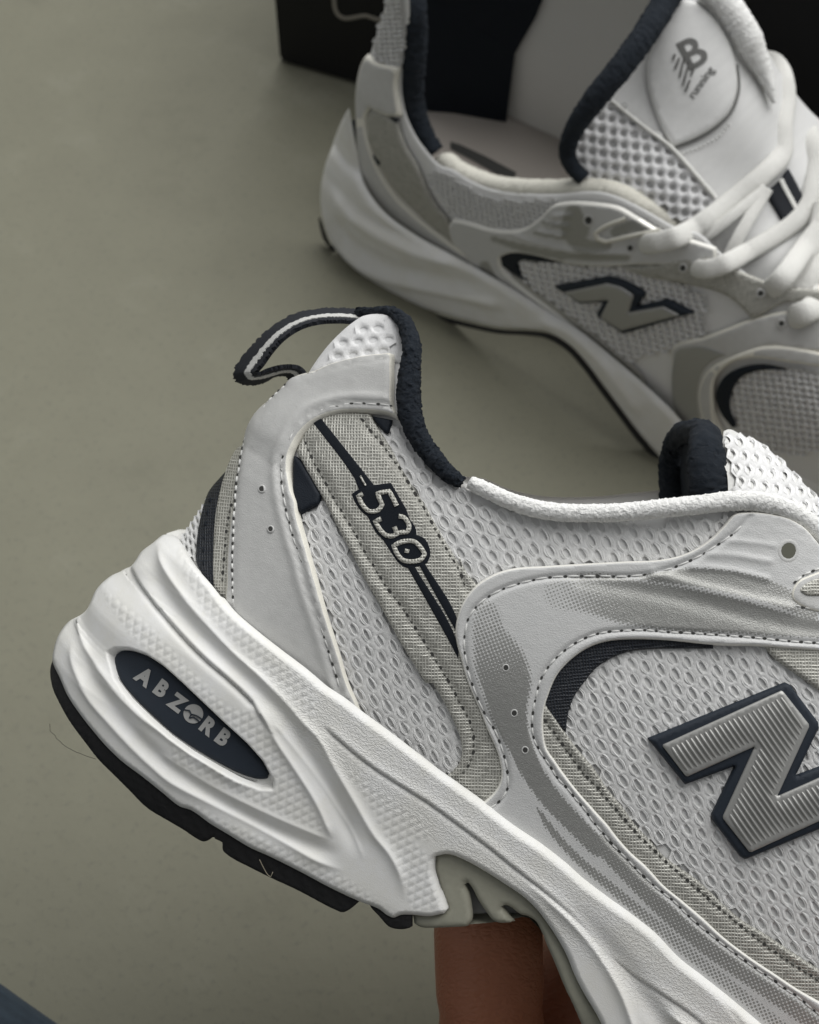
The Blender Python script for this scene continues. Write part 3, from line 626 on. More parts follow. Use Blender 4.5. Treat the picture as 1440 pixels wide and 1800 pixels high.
# ---- midsole with its grooves and ridges
mid = c3((500, 205), (540, 145), (600, 98), (650, 58), (700, 58))+LIP[:-1]+c8((1300, 2000), (700, 2000))+c5((1060, 1520), (1000, 1400), (930, 1280), (890, 1200), (850, 1100), (800, 1010), (760, 950), (700, 870), (640, 810), (540, 740), (430, 670), (340, 620), (250, 588), (192, 598), (188, 660), (210, 740), (240, 820), (255, 862), (235, 888))+c4((1310, 1190), (1220, 1182), (1170, 1182), (1130, 1196), (1090, 1180), (1050, 1150), (960, 1115), (800, 1040), (650, 960), (500, 885), (400, 840), (300, 780), (200, 720), (100, 650))+c3((740, 1440), (650, 1370), (550, 1290), (450, 1215), (380, 1150), (300, 1060), (230, 970), (170, 880), (130, 790), (92, 700), (95, 650), (120, 570), (170, 500), (240, 458), (265, 435), (310, 340), (380, 270), (480, 222))
oval = c3((400, 700), (398, 665), (440, 640), (500, 645), (570, 670), (650, 720), (750, 810), (850, 905), (960, 1010), (1070, 1110), (1150, 1200), (1190, 1270), (1180, 1300), (1130, 1300), (1050, 1275), (940, 1220), (820, 1150), (700, 1070), (590, 970), (500, 880), (430, 790))
ovalr = c3((385, 690), (385, 655), (430, 628), (500, 632), (580, 660), (660, 712), (760, 800), (860, 895), (970, 1000), (1085, 1105), (1170, 1200), (1222, 1300), (1218, 1345), (1150, 1345), (1040, 1300), (930, 1240), (800, 1165), (690, 1085), (580, 985), (485, 890), (415, 795))
crs = [ # (line, kind, amp, width, width other side)
 (c3((500, 212), (560, 325), (640, 440), (760, 580), (870, 690), (1000, 800), (1110, 905))+c4((470, 175), (540, 280)), 'step', .0012, 20, 8),
 (c4((400, 95), (480, 190), (560, 320), (640, 440), (740, 600), (825, 790)), 'ridge', .0010, 7, 7),
 (c3((640, 90), (670, 230), (780, 395), (900, 530), (1030, 670), (1150, 780), (1270, 900), (1360, 1000))+c4((749, 274), (830, 420), (930, 590), (1030, 760), (1110, 860), (1160, 960), (1190, 1110)), 'ridge', .0011, 8, 8),
 (c3((590, 230), (700, 400), (840, 560), (1000, 720), (1150, 860), (1260, 960))+c4((650, 280), (750, 440), (840, 600), (920, 770), (960, 880)), 'groove', .0014, 15, 15),
 (c4((520, 190), (640, 340), (760, 500), (850, 640), (930, 770), (985, 900)), 'ridge', .0003, 4, 4),
 (c3((265, 640), (300, 770), (370, 880), (470, 1010), (580, 1130), (691, 1225))+c4((100, 490), (300, 625), (500, 735), (700, 815), (880, 880)), 'groove', .0012, 13, 13),
 (c3((200, 600), (225, 740), (300, 890), (400, 1010), (520, 1140), (620, 1235), (691, 1296))+c4((200, 600), (400, 705), (600, 812), (750, 895), (900, 950)), 'ridge', .0008, 6, 6),
 (c4((-60, 345), (60, 425), (200, 510), (420, 620), (700, 745), (825, 795)), 'ridge', .0004, 5, 5),
 (c3((262, 445), (250, 540), (270, 630), (320, 720), (390, 810), (470, 900), (560, 985), (650, 1050), (760, 1130), (880, 1210), (1000, 1285), (1130, 1345)), 'ridge', .0009, 7, 7),
 (c4((760, 200), (860, 290), (1000, 405), (1150, 505))+c5((140, 305), (300, 420), (450, 530), (600, 650), (750, 765), (860, 860), (980, 985), (1090, 1130)), 'step', .0008, 12, 6, (.06, .35)),
 (c5((560, 640), (660, 722), (760, 806), (850, 888), (950, 998), (1050, 1135), (1130, 1280), (1190, 1440), (1230, 1560)), 'ridge', .0013, 8, 8, (.4, .05)),
 (c5((800, 790), (900, 880), (1000, 985), (1110, 1115), (1220, 1255), (1330, 1420), (1420, 1560)), 'groove', .0015, 19, 19, (.45, .05)),
 (c9((690, 700), (760, 760), (900, 850), (1000, 930)), 'ridge', .0012, 8, 8, (.3, .05)),
 (c9((400, 420), (560, 560), (700, 650), (860, 760), (960, 850)), 'step', .0006, 12, 7, (.4, .05)),
 (c9((650, 385), (800, 510), (940, 640), (1080, 790)), 'groove', .0004, 3.5, 3.5),
]
dia_masks = [c3((330, 330), (420, 370), (640, 560), (900, 830), (1150, 1070), (1340, 1260), (1240, 1330), (1190, 1240), (1000, 1030), (700, 740), (560, 640), (480, 560)),
 c4((200, 90), (420, 140), (500, 230), (650, 460), (815, 775), (600, 690), (300, 550), (0, 390), (0, 300), (300, 450), (500, 550), (530, 500), (420, 330)),
 c4((100, 580), (300, 690), (600, 830), (900, 975), (1160, 1160), (1000, 1110), (500, 870), (100, 630)),
 c4((1010, 640), (1200, 740), (1330, 880), (1390, 1130), (1210, 1170), (1190, 1080), (1120, 860)),
 c3((690, 130), (740, 120), (1000, 460), (1300, 720), (1440, 830), (1440, 1050), (1150, 750), (850, 440)),
 c4((800, 330), (1100, 560), (1300, 680), (1330, 800), (1100, 780), (960, 560))]
dia_masks = [np.array(m_) for m_ in dia_masks]; ovr = np.array(ovalr)
def sole_disp(P):
    h = np.zeros(len(P))
    for ln, kd, amp, w, w2, *tp_ in crs:
        t0_, t1_ = tp_[0] if tp_ else (.06, .10)
        L = catmull(ln, False, 8, 80); d, s, tt = sdist(P, L); tap = smooth01(tt/t0_)*smooth01((1-tt)/t1_)
        amp = amp*.72
        if kd == 'ridge': h += amp*tap*np.exp(-(d/w)**1.35)
        elif kd == 'groove': h -= amp*tap*np.exp(-(d/w)**2)
        else: h += tap*amp*np.where(s < 0, .6*np.exp(-(d/w)**2)*(1-np.exp(-(d/3)**2)), -np.exp(-(d/w2)**2))
    sd, _, _ = sdist(P, ovr, True); ins = inside(P, ovr); h -= .0021*np.where(ins, smooth01(sd/6), 0)
    u = (P[:, 0]*math.cos(.10)+P[:, 1]*math.sin(.10)); v = (P[:, 0]*math.cos(1.15)+P[:, 1]*math.sin(1.15))
    u = u+3*np.sin(P[:, 1]/60); dia = np.minimum(np.abs(np.sin(math.pi*u/14.5)), np.abs(np.sin(math.pi*v/13.5)))**.6
    mk_ = np.zeros(len(P))
    for m_ in dia_masks: mk_ = np.maximum(mk_, np.where(inside(P, m_), smooth01(sdist(P, m_, True)[0]/10), 0))
    h += mk_*.00022*(dia-.5)
    return h
wr_poly = np.array(c4((560, 60), (900, 120), (1440, 520), (1440, 700), (1000, 400), (760, 300))+[])
def sole_attr(P):
    d, s, tt = sdist(P, np.array(LIP)); k = smooth01((P[:, 0]-430)/160); return np.clip(k*smooth01((120-d)/40)*smooth01((d-6)/10)+.06, 0, 1)
midsole = panel('midsole', mid, HS, .0012, M['eva'], held, base=0, step=2.7, edge=12, disp=sole_disp, attr=sole_attr, mirror=True, lip=.0016, label='sculpted white foam midsole')
pad = panel('oval_pad', oval, HS, .0008, M['navy_rubber'], held, base=-.0009, step=6, edge=4, label='navy oval pad lettered ABZORB'); pad.parent = midsole
# worn pale lower rim of the pad
ribbon('worn_rim', [c3((395, 720), (430, 795), (500, 885), (590, 975), (700, 1075), (820, 1155), (940, 1224), (1050, 1279), (1130, 1303))], 2.2, HS, -.0004, M['abz'], held).parent = pad

def glyph(ch, cx, cy, size, rot, surf, off, mat, parent, bold=.03, sx=1.0, ext=.00015, name='letter', frame_map=None):
    cu = bpy.data.curves.new('g', 'FONT'); cu.body = ch; cu.size = 1; cu.offset = bold; cu.resolution_u = 4; cu.align_x = 'CENTER'; cu.align_y = 'CENTER'
    ob = bpy.data.objects.new('g', cu); COL.objects.link(ob); dg = bpy.context.evaluated_depsgraph_get(); me = ob.evaluated_get(dg).to_mesh()
    bm = bmesh.new(); bm.from_mesh(me); ob.evaluated_get(dg).to_mesh_clear(); bmesh.ops.triangulate(bm, faces=bm.faces)
    bmesh.ops.subdivide_edges(bm, edges=[e for e in bm.edges if e.calc_length() > .25], cuts=1); bmesh.ops.triangulate(bm, faces=bm.faces)
    P = np.array([(v.co.x, v.co.y) for v in bm.verts]); Fc = [[v.index for v in f.verts] for f in bm.faces]; bm.free()
    bpy.data.objects.remove(ob); bpy.data.curves.remove(cu)
    P[:, 1] -= (P[:, 1].max()+P[:, 1].min())/2; P[:, 0] -= (P[:, 0].max()+P[:, 0].min())/2
    ca, sa = math.cos(rot), math.sin(rot); X = P[:, 0]*size*sx; Y = -P[:, 1]*size
    Q = np.stack([cx+X*ca-Y*sa, cy+X*sa+Y*ca], 1)
    if isinstance(surf, Surf): V = surf(Q, off)
    else: V = surf(Q)
    return finish(name, V, Fc, mat, parent, np.asarray(Q)/8, smooth=False)
AO = .00002
for ch, (x, y), rt in zip('ABZRB', cA((334, 312), (470, 408), (594, 518), (843, 708), (958, 793)), (37, 37, 37, 38, 38)):
    g_ = glyph(ch, x, y, 38, math.radians(rt), HS, AO, M['abz'], held, bold=.055, sx=.95); g_.parent = pad
ox, oy = cA((720, 607))[0]
a_ = np.linspace(0, 2*math.pi, 31)[:-1]; 
og = finish('letter', HS(np.array([(ox, oy)]+[(ox+17.5*math.cos(q), oy+17*math.sin(q)) for q in a_]), AO), [(0, 1+i, 1+(i+1) % 30) for i in range(30)], M['abz'], held, np.array([(ox, oy)]+[(ox+17.5*math.cos(q), oy+17*math.sin(q)) for q in a_])/8); og.parent = pad
rr = ribbon('letter_gap', [cA((650, 575), (690, 580), (705, 610), (690, 640)), cA((705, 610), (745, 620), (790, 650)), cA((690, 640), (720, 632), (750, 650), (770, 670))], 2.4, HS, AO+.0001, M['navy_rubber'], held); rr.parent = pad

# ---- outsole lugs, shank
def bridge(name, line, surf, off, mat, parent, depth=0):
    L = resample(catmull(line, False, 8), 14); A = surf(L, off); Bm = surf.fr.mirror(A); n = len(L)
    V = np.concatenate([A, Bm]); return finish(name, V, [(i, i+1, n+i+1, n+i) for i in range(n-1)], mat, parent, uvof(surf.fr, V))
lug1 = c3((92, 672), (135, 780), (175, 870), (235, 960), (305, 1050), (385, 1140), (455, 1205), (555, 1280), (655, 1360), (745, 1430))+c4((105, 640), (205, 705), (262, 745), (262, 790), (210, 790), (195, 802), (165, 811), (120, 790), (60, 750), (0, 715))+c3((560, 1440), (480, 1360), (400, 1280), (320, 1200), (250, 1110), (170, 1000), (120, 910), (85, 830), (74, 740))
lug2 = c4((210, 700), (300, 770), (400, 830), (500, 875), (650, 950), (800, 1030), (965, 1105), (910, 1152), (870, 1172), (800, 1140), (650, 1060), (500, 990), (400, 940), (290, 880), (260, 850), (258, 812), (212, 790))
lug3 = c4((1005, 1135), (1050, 1140), (1095, 1172), (1130, 1188), (1170, 1172), (1225, 1172), (1222, 1242), (1180, 1252), (1110, 1242), (1050, 1182))
for i, q in enumerate((lug1, lug2, lug3)):
    panel('outsole_lug', q, HS, .0008, M['rubber'], held, base=-.0006+.0001*i, step=6, edge=5, mirror=True, disp=lambda P: .00025*np.sin(P[:, 0]*1.3+P[:, 1]*.9)*np.sin(P[:, 1]*.8))
bridge('outsole_tread', c3((74, 745), (120, 908), (250, 1108), (400, 1278), (560, 1438))+c4((60, 746), (160, 804), (196, 792), (212, 772), (258, 795), (264, 846), (295, 876), (500, 986), (800, 1136), (900, 1150)), HS, -.0010, M['rubber'], held)
bridge('midsole_base', c4((960, 1105), (1050, 1140), (1220, 1172))+c5((235, 880), (255, 862), (210, 740), (192, 610), (340, 622), (540, 742), (700, 872), (800, 1012), (930, 1282), (1060, 1500)), HS, -.0012, M['eva'], held)
shank = c5((62, 898), (70, 960), (120, 978), (230, 972), (350, 965), (372, 930), (370, 860), (356, 790), (338, 748), (350, 742), (372, 775), (400, 830), (440, 890), (470, 928), (500, 945), (545, 947), (590, 940), (560, 905), (525, 860), (548, 858), (620, 905), (650, 912), (692, 938), (722, 990), (750, 1060), (790, 1150), (830, 1250), (870, 1350), (930, 1500), (1080, 1500), (1000, 1390), (900, 1180), (860, 1095), (810, 1005), (770, 945), (710, 865), (650, 805), (550, 732), (440, 662), (345, 612), (250, 580), (184, 592), (182, 660), (204, 740), (232, 820), (246, 862), (225, 890), (160, 898))
panel('shank', shank, HS, .0016, M['tpu'], held, base=-.0026, step=6, edge=9, label='grey plastic arch shank')
bridge('shank_underside', c5((70, 955), (230, 970), (360, 958), (500, 945), (650, 915), (720, 990), (790, 1150), (870, 1350), (930, 1500)), HS, -.003, M['tpu'], held)
panel('shank_web', c5((300, 700), (420, 720), (600, 850), (660, 900), (600, 925), (480, 922), (360, 925), (300, 900)), HS, .0008, M['lining_white'], held, base=-.0062, step=8, edge=4)

# ---- collar rolls
nav = c1((720, 84, 0.0), (800, 82, .006), (880, 82, .011), (945, 122, .016), (978, 190, .020), (990, 280, .023), (982, 380, .0245), (975, 480, .0255), (980, 580, .0262), (1010, 680, .027), (1055, 760, .0278), (1110, 830, .0285), (1170, 895, .029), (1245, 948, .0295))
A = catmull(nav, False, 3.2, 80); P3 = HF.plane(A); s_ = np.linspace(0, 1, len(P3))
rad = np.interp(np.linspace(0, 13, len(P3)), range(14), [1.1, 1.2, 1.4, 1.75, 2.0, 2.2, 2.5, 2.7, 2.7, 2.4, 2.2, 2.05, 1.9, 1.3])*.93e-3
mir = HF.mirror(P3)-(hX*.0035+hZ*.003)*smooth01(np.linspace(0, 2.2, len(P3)))[:, None]; ring = np.concatenate([mir[::-1][:-1], P3]); rr_ = np.concatenate([rad[::-1][:-1], rad])
tube('navy_collar', ring, rr_, M['navy_terry'], held, seg=28, noise=.00015, ref=hY, label='navy terry collar lining')
rp = [(p[0], p[1], y) for p, y in zip(roll_mid, [.0295, .030, .0305, .031, .031, .031, .031, .031, .0305, .030, .0295, .029, .028, .027, .026, .025])]
A = catmull(rp, False, 3.2, 80); P3 = HF.plane(A)
rw = np.interp(np.linspace(0, 1, len(P3)), [0, .03, .15, .5, .75, 1], [.0013, .0016, .0018, .0019, .0021, .0021])
tube('white_collar', P3, rw, M['white_terry'], held, seg=26, noise=.00009, ref=hY, label='white terry collar edge')
tube('white_collar', HF.mirror(P3)-hZ*.004, rw, M['white_terry'], held, seg=16, noise=.00012, ref=hY)
# footbed inside
a_ = np.linspace(0, math.pi, 22); fb = [(.012+.03*(1-math.sin(q)) if False else .04-.028*math.sin(q), .026*math.cos(q), .045) for q in a_]+[(.25, -.036, .03), (.25, .036, .03)]
finish('footbed', HF.world(fb), [tuple(range(len(fb)))], M['insole'], held, np.array([(p[0]*1000, p[1]*1000) for p in fb]))

# ---- tongue
def patch(fr, rows, nu=40, nv=40):
    G = np.array(rows, float); R = np.array([resample(catmull(g, False, 3, 170), 1e9) if False else catmull(g, False, 4, 170) for g in []]) if False else None
    def along(A, n):
        c = catmull(A, False, 2.0, 175); idx = np.linspace(0, len(c)-1, n); k0 = np.floor(idx).astype(int); k1 = np.minimum(k0+1, len(c)-1); w = (idx-k0)[:, None]
        return c[k0]*(1-w)+c[k1]*w
    H = np.array([along(g, nu) for g in G]); Vv = np.array([along(H[:, j], nv) for j in range(nu)])   # nu x nv x 3
    P = fr.plane(Vv.reshape(-1, 3)); Fc = [(i*nv+j, i*nv+j+1, (i+1)*nv+j+1, (i+1)*nv+j) for i in range(nu-1) for j in range(nv-1)]
    return P, Fc
def cTr(*r_): return [cT(*x) for x in r_]
rows = cTr([(730, 160, .013), (760, 148, .005), (785, 148, -.003), (800, 153, -.012)], [(722, 240, .019), (800, 210, .009), (862, 200, -.002), (905, 210, -.012)], [(715, 350, .0225), (850, 320, .012), (980, 288, 0), (1052, 300, -.012)], [(755, 480, .024), (920, 465, .014), (1100, 418, .002), (1203, 430, -.012)], [(765, 620, .025), (980, 600, .016), (1200, 552, .004), (1323, 560, -.012)], [(780, 760, .026), (1050, 740, .017), (1300, 688, .006), (1443, 690, -.012)], [(900, 900, .026), (1200, 880, .017), (1430, 820, .006), (1560, 820, -.012)])
P, Fc = patch(HF, rows); TS = Surf(HF, P, Fc)
finish('tongue_padding', P, Fc, M['leather_soft'], held, uvof(HF, P))
mesh_fabric('tongue_mesh', cT((735, 150), (800, 150), (905, 205), (1052, 295), (1203, 425), (1323, 555), (1443, 685), (1500, 800), (900, 880), (770, 700), (755, 480), (716, 350), (724, 240)), TS, (21.5, 3), (8, 25), math.radians(70), 7.0, 5.0, .0003, .00028, M['knit_bright'], held, 6, fib=4, label='white mesh front of the tongue')
u_path = cT((640, 760, .022), (620, 600, .022), (608, 480, .0218), (600, 360, .0205), (598, 270, .018), (590, 205, .013), (560, 172, .005), (500, 160, -.006), (430, 175, -.016), (380, 230, -.022), (350, 330, -.0255), (340, 480, -.0275), (345, 640, -.0285), (350, 780, -.029))
A = catmull(u_path, False, 4, 80); P3 = HF.plane(A); rw = np.interp(np.linspace(0, 1, len(P3)), [0, .3, .5, .7, 1], [.0042, .0040, .0026, .0028, .0032])
tube('tongue_binding', P3, rw, M['navy_terry'], held, seg=24, noise=.0002, ref=hX, label='navy terry edge of the tongue')
rows = cTr([(420, 760, -.028), (520, 760, -.01), (600, 760, .02)], [(400, 480, -.026), (480, 480, -.01), (600, 480, .02)], [(440, 190, -.016), (500, 175, -.006), (590, 215, .014)])
P, Fc = patch(HF, rows, 20, 20); finish('tongue_lining', P, Fc, M['navy_terry'], held, uvof(HF, P))

# ---- pull loop (webbing)
o_e = c1((760, 92, -.004), (720, 78, -.0045), (640, 70, -.0045), (540, 72, -.0045), (420, 92, -.0045), (300, 152, -.0045), (200, 240, -.0045), (120, 340, -.0045), (93, 395, -.0045), (110, 430, -.0045), (180, 446, -.0045), (240, 432, -.0045), (300, 402, -.0045), (355, 402, -.0045), (385, 445, -.0045), (400, 500, -.004))
i_e = c1((740, 140, .004), (690, 134, .0045), (620, 131, .0045), (540, 134, .0045), (440, 158, .0045), (350, 212, .0045), (285, 280, .0045), (235, 350, .0045), (205, 384, .0045), (215, 392, .0045), (255, 378, .0045), (310, 362, .0045), (370, 356, .0045), (420, 364, .0045), (450, 392, .0045), (460, 440, .004))
n = 150
def even(A, n): c = resample(catmull(A, False, 3, 80), 1.0); idx = np.linspace(0, len(c)-1, n).astype(int); return HF.plane(c[idx])
def evenk(A, n):
    c = catmull(A, False, 3, 80); kk = []; A2 = np.array(A)
    # parameterise by control index so both edges stay paired
    out = []
    for i in range(len(A2)-1):
        m_ = n//(len(A2)-1); seg = None
    s0 = [int(np.argmin(((c-A2[i])**2).sum(1))) for i in range(len(A2))]
    for i in range(len(A2)-1): out += list(np.linspace(s0[i], s0[i+1], 11)[:-1])
    out.append(s0[-1]); out = np.array(out); k0 = np.floor(out).astype(int); k1 = np.minimum(k0+1, len(c)-1); w = (out-k0)[:, None]
    return HF.plane(c[k0]*(1-w)+c[k1]*w)
E0, E1 = evenk(o_e, n), evenk(i_e, n); T = np.gradient((E0+E1)/2, axis=0); N = np.cross(T, E1-E0); N /= np.linalg.norm(N, axis=1)[:, None]
def web(name, a, b, th, mat, parent, rag=0.0):
    V = []; ne = len(E0); ks = np.linspace(a, b, 7)
    for k_ in ks:
        rg = (rng.normal(0, rag, (ne, 1)) if k_ in (a, b) and rag else 0)
        base = E0+(E1-E0)*(k_+rg); V.append(base+N*th*.5); 
    for k_ in ks: V.append(E0+(E1-E0)*k_-N*th*.5)
    V = np.concatenate(V); m_ = len(ks); Fc = []
    for s0, fl_ in ((0, False), (m_, True)):
        for j in range(m_-1):
            for i in range(ne-1):
                q = ((s0+j)*ne+i, (s0+j)*ne+i+1, (s0+j+1)*ne+i+1, (s0+j+1)*ne+i); Fc.append(q[::-1] if fl_ else q)
    for j in (0, m_-1):
        for i in range(ne-1): Fc.append((j*ne+i, j*ne+i+1, (m_+j)*ne+i+1, (m_+j)*ne+i))
    return finish(name, V, Fc, mat, parent, uvof(HF, V), smooth=False)
lp = web('pull_loop', 0, 1, .0009, M['navy_web'], held, .035); lp['label'] = 'navy webbing pull loop with grey stripe'
st_ = web('loop_stripe', .56, .80, .0013, M['web_stripe'], held, .02); st_.parent = lp

# ================================================================== shoe standing on the floor
ka = math.radians(-36); fX = np.array([math.cos(ka), math.sin(ka), 0]); fY = np.array([fX[1], -fX[0], 0]); fZ = np.array([0, 0, 1.])
FF = Frame(ground(620, 470)-.037*fX-.0375*fY, fX, fY, fZ)
FU = body(FF, rear(HF, sil_up), W_UP, up_vert, .135); FS = body(FF, rear(HF, sil_so), W_SO, so_vert, .075, R=.058, nz=70)
shoe = empty('running_shoe', FF.world([.13, 0, 0]), 'white and silver running shoe with tied laces standing on the concrete floor', 'shoe', 'pair of running shoes')
flip = [(612, 190), (625, 260), (640, 325), (673, 372), (734, 417), (790, 447), (854, 482), (905, 512), (960, 547), (1020, 584), (1075, 628), (1130, 675), (1180, 722), (1215, 762), (1260, 800), (1330, 840), (1460, 900)]
fbot = [(1460, 1000), (1330, 930), (1230, 868), (1180, 822), (1150, 790), (1120, 755), (1090, 715), (1060, 675), (1030, 635), (1000, 604), (965, 584), (930, 579), (880, 576), (820, 563), (760, 546), (700, 521), (650, 491), (610, 459), (582, 424), (568, 385), (564, 345), (570, 300), (585, 255), (600, 215)]
fcr = [(f4((180, 620), (250, 780), (400, 900), (600, 1010), (800, 1080), (1000, 1120), (1200, 1180)), 'ridge', .0016, 9), (f4((150, 800), (250, 960), (420, 1080), (650, 1170), (900, 1220), (1150, 1290)), 'groove', .0018, 12), (f4((200, 980), (330, 1120), (500, 1205), (800, 1275), (1100, 1345), (1300, 1400)), 'ridge', .0016, 8), (f4((330, 760), (480, 870), (700, 970), (900, 1050), (1150, 1160)), 'groove', .0008, 6),
       (f5((300, 470), (450, 500), (560, 600), (660, 730), (760, 860)), 'ridge', .0014, 10), (f5((330, 420), (470, 470), (590, 560), (690, 680), (820, 800)), 'groove', .0010, 9)]
def fs_disp(P):
    h = np.zeros(len(P))
    for ln, kd, amp, w in fcr:
        d, s, tt = sdist(P, catmull(ln, False, 8, 80)); tap = smooth01(tt/.12)*smooth01((1-tt)/.12); h += (1 if kd == 'ridge' else -1)*amp*tap*np.exp(-(d/w)**2)
    return h
panel('midsole', flip+fbot, FS, .0012, M['eva'], shoe, step=5, edge=8, disp=fs_disp, attr=lambda P: np.zeros(len(P)), mirror=True, label='white foam midsole')
panel('outsole', [(566, 382), (582, 425), (610, 460), (650, 492), (700, 522), (760, 547), (820, 564), (880, 577), (930, 580), (968, 585), (1004, 605), (1034, 637), (1064, 677), (1094, 717), (1124, 757), (1154, 793), (1184, 825), (1234, 862), (1234, 878), (1180, 832), (1148, 798), (1116, 762), (1086, 722), (1056, 682), (1026, 642), (998, 612), (963, 592), (930, 587), (880, 584), (820, 571), (760, 554), (700, 529), (650, 499), (606, 466), (576, 428), (562, 380)], FS, .0005, M['rubber'], shoe, base=.0010, step=8, edge=3, mirror=True)
fup = [(632, 300), (622, 215), (629, 167), (633, 139), (648, 94), (669, 28), (686, -30), (715, -30), (716, 52), (711, 87), (706, 115), (703, 146), (705, 174), (712, 205), (728, 240), (748, 268)]+f2((90, 150), (150, 170), (230, 220), (330, 265), (430, 285), (560, 295), (700, 295), (800, 285), (900, 285), (980, 305), (1080, 350), (1180, 405), (1260, 450), (1330, 480))+f3((500, 640), (640, 760), (760, 860), (900, 960), (1100, 1050), (1400, 1100), (1440, 1500), (1440, 2300))+[(1460, 930), (1330, 870), (1215, 790), (1130, 705), (1020, 610), (905, 540), (790, 475), (690, 405), (650, 362)]
panel('upper_lining', fup, FU, .0003, M['lining'], shoe, base=-.0006, step=12, edge=5, mirror=True)
mesh_fabric('mesh_panel', f2((60, 180), (150, 200), (330, 300), (560, 325), (720, 320), (640, 400), (540, 470), (350, 470), (180, 420), (100, 300), (30, 200)), FU, (9.5, 3), (1, 8), .6, 3.4, 2.3, .0002, .0006, M['knit'], shoe, 11)
mesh_fabric('mesh_panel', f2((480, 620), (560, 615), (750, 640), (950, 650), (1150, 650), (1300, 720), (1440, 800), (1440, 1000), (1250, 1080), (1050, 1130), (900, 1010), (700, 850), (540, 730)), FU, (13.2, 3.0), (2.5, 10.5), .7, 4.6, 3.2, .0002, .0007, M['knit'], shoe, 12)
mesh_fabric('mesh_panel', f5((1100, 900), (1080, 800), (1110, 700), (1220, 660), (1480, 690), (1480, 1000), (1300, 1000)), FU, (12.6, 2.0), (1.5, 11), .5, 4.6, 3.6, .0002, .0007, M['knit'], shoe, 13)
mesh_fabric('mesh_panel', f0((620, 300), (650, 150), (700, -20), (775, -20), (790, 90), (785, 230), (765, 340)), FU, (9.5, -1), (1, 8.6), .2, 3.5, 2.2, .0002, .0006, M['knit'], shoe, 14)
# rear stripe, heel cap, silver strip
panel('navy_stripe', f4((285, 230), (300, 210), (325, 260), (322, 400), (335, 540), (385, 690), (430, 750), (400, 740), (340, 650), (305, 540), (288, 380)), FU, .0004, M['navy_leather'], shoe, base=.0004, step=6, edge=2)
panel('heel_cap', f0((545, 470), (570, 330), (600, 270), (650, 310), (765, 335), (752, 420), (760, 500), (775, 585), (700, 580), (620, 545), (600, 580), (605, 660))+f4((450, 470), (510, 590), (580, 690), (680, 790), (800, 890), (960, 1010), (1100, 1110), (1130, 1180), (900, 1080), (700, 980), (480, 830), (400, 720), (345, 560), (330, 400), (322, 200)), FU, .0014, M['leather'], shoe, base=.0004, step=8, edge=4, label='white leather heel cap')
panel('silver_strip', f4((395, 180), (430, 150), (530, 190), (580, 225), (600, 290), (645, 400), (705, 500), (765, 640), (835, 760), (900, 840), (930, 960), (960, 1020), (880, 950), (780, 870), (680, 770), (580, 670), (510, 570), (450, 450), (400, 330)), FU, .0008, M['plaid'], shoe, base=.0008, step=7, edge=3)
panel('navy_tab', f4((535, 195), (600, 205), (580, 228)), FU, .0004, M['navy_leather'], shoe, base=.0014, step=5, edge=2)
panel('navy_tab', f4((430, 430), (490, 470), (480, 500), (460, 495)), FU, .0004, M['navy_leather'], shoe, base=.0014, step=5, edge=2)
panel('navy_crescent', f2((405, 590), (470, 570), (600, 590), (760, 635), (620, 628), (520, 618), (495, 640), (505, 670), (545, 725), (480, 690), (420, 650)), FU, .0004, M['navy_leather'], shoe, base=.0008, step=5, edge=2)
panel('plaid_trim', f2((440, 680), (520, 725), (620, 800), (760, 900), (900, 1010), (1010, 1100), (1120, 1200), (1160, 1290), (1000, 1150), (820, 1010), (640, 880), (500, 770)), FU, .0005, M['plaid'], shoe, base=.0006, step=7, edge=3)
fover = f2((150, 440), (175, 405), (250, 420), (350, 450), (450, 465), (540, 452), (610, 405), (680, 340), (740, 325), (900, 330), (1010, 350), (1100, 400), (1200, 460), (1290, 500), (1380, 520), (1500, 560), (1500, 640), (1350, 640), (1200, 640), (1100, 640), (950, 650), (800, 640), (700, 620), (580, 590), (470, 580), (415, 600), (425, 650), (470, 700), (560, 775), (700, 880), (850, 1000), (1000, 1130), (1100, 1220), (1160, 1330), (1000, 1200), (850, 1080), (700, 960), (540, 850), (380, 750), (310, 690), (240, 600), (170, 520))
fb_ = [f2((340, 640, 9, .9), (370, 700, 9, .9), (420, 740, 5, .8)), f2((380, 500, 4, .8), (520, 545, 6, 1), (760, 590, 6, 1), (1060, 600, 5, .9)), f2((790, 370, 14, .9), (800, 450, 24, 1), (830, 530, 14, 1), (960, 540, 8, .9)), f2((1000, 470, 8, 1), (1100, 440, 10, 1), (1200, 450, 6, 1)), f2((640, 420, 3, .8), (760, 440, 3, .8)), f2((600, 470, 3, .8), (740, 500, 3, .8))]
def fo_attr(P):
    a = np.zeros(len(P))
    for b in fb_:
        B = resample(catmull(b, False, 5, 80), 5); d, s, tt = sdist(P, B[:, :2]); k_ = tt*(len(B)-1)
        hw = np.interp(k_, np.arange(len(B)), B[:, 2]); v = np.interp(k_, np.arange(len(B)), B[:, 3]); a = np.maximum(a, v*smooth01((hw*1.15-d)/(hw*.3+1.5)))
    return a
fpk = [(f2((690, 390), (770, 385)), 3.5, .0010), (f2((660, 430), (760, 440)), 3.5, .0010), (f2((620, 470), (740, 485)), 3.5, .0010), (f2((500, 490), (640, 530), (850, 570), (1080, 575)), 3.5, .0008)]
def fo_disp(P):
    h = np.zeros(len(P))
    for ln, w, a_ in fpk: h += a_*np.exp(-(sdist(P, catmull(ln, False, 6))[0]/w)**2)
    return h
panel('silver_overlay', fover, FU, .0013, M['overlay'], shoe, base=.0007, step=5, edge=3.5, attr=fo_attr, disp=fo_disp, label='pale silver leather overlay')
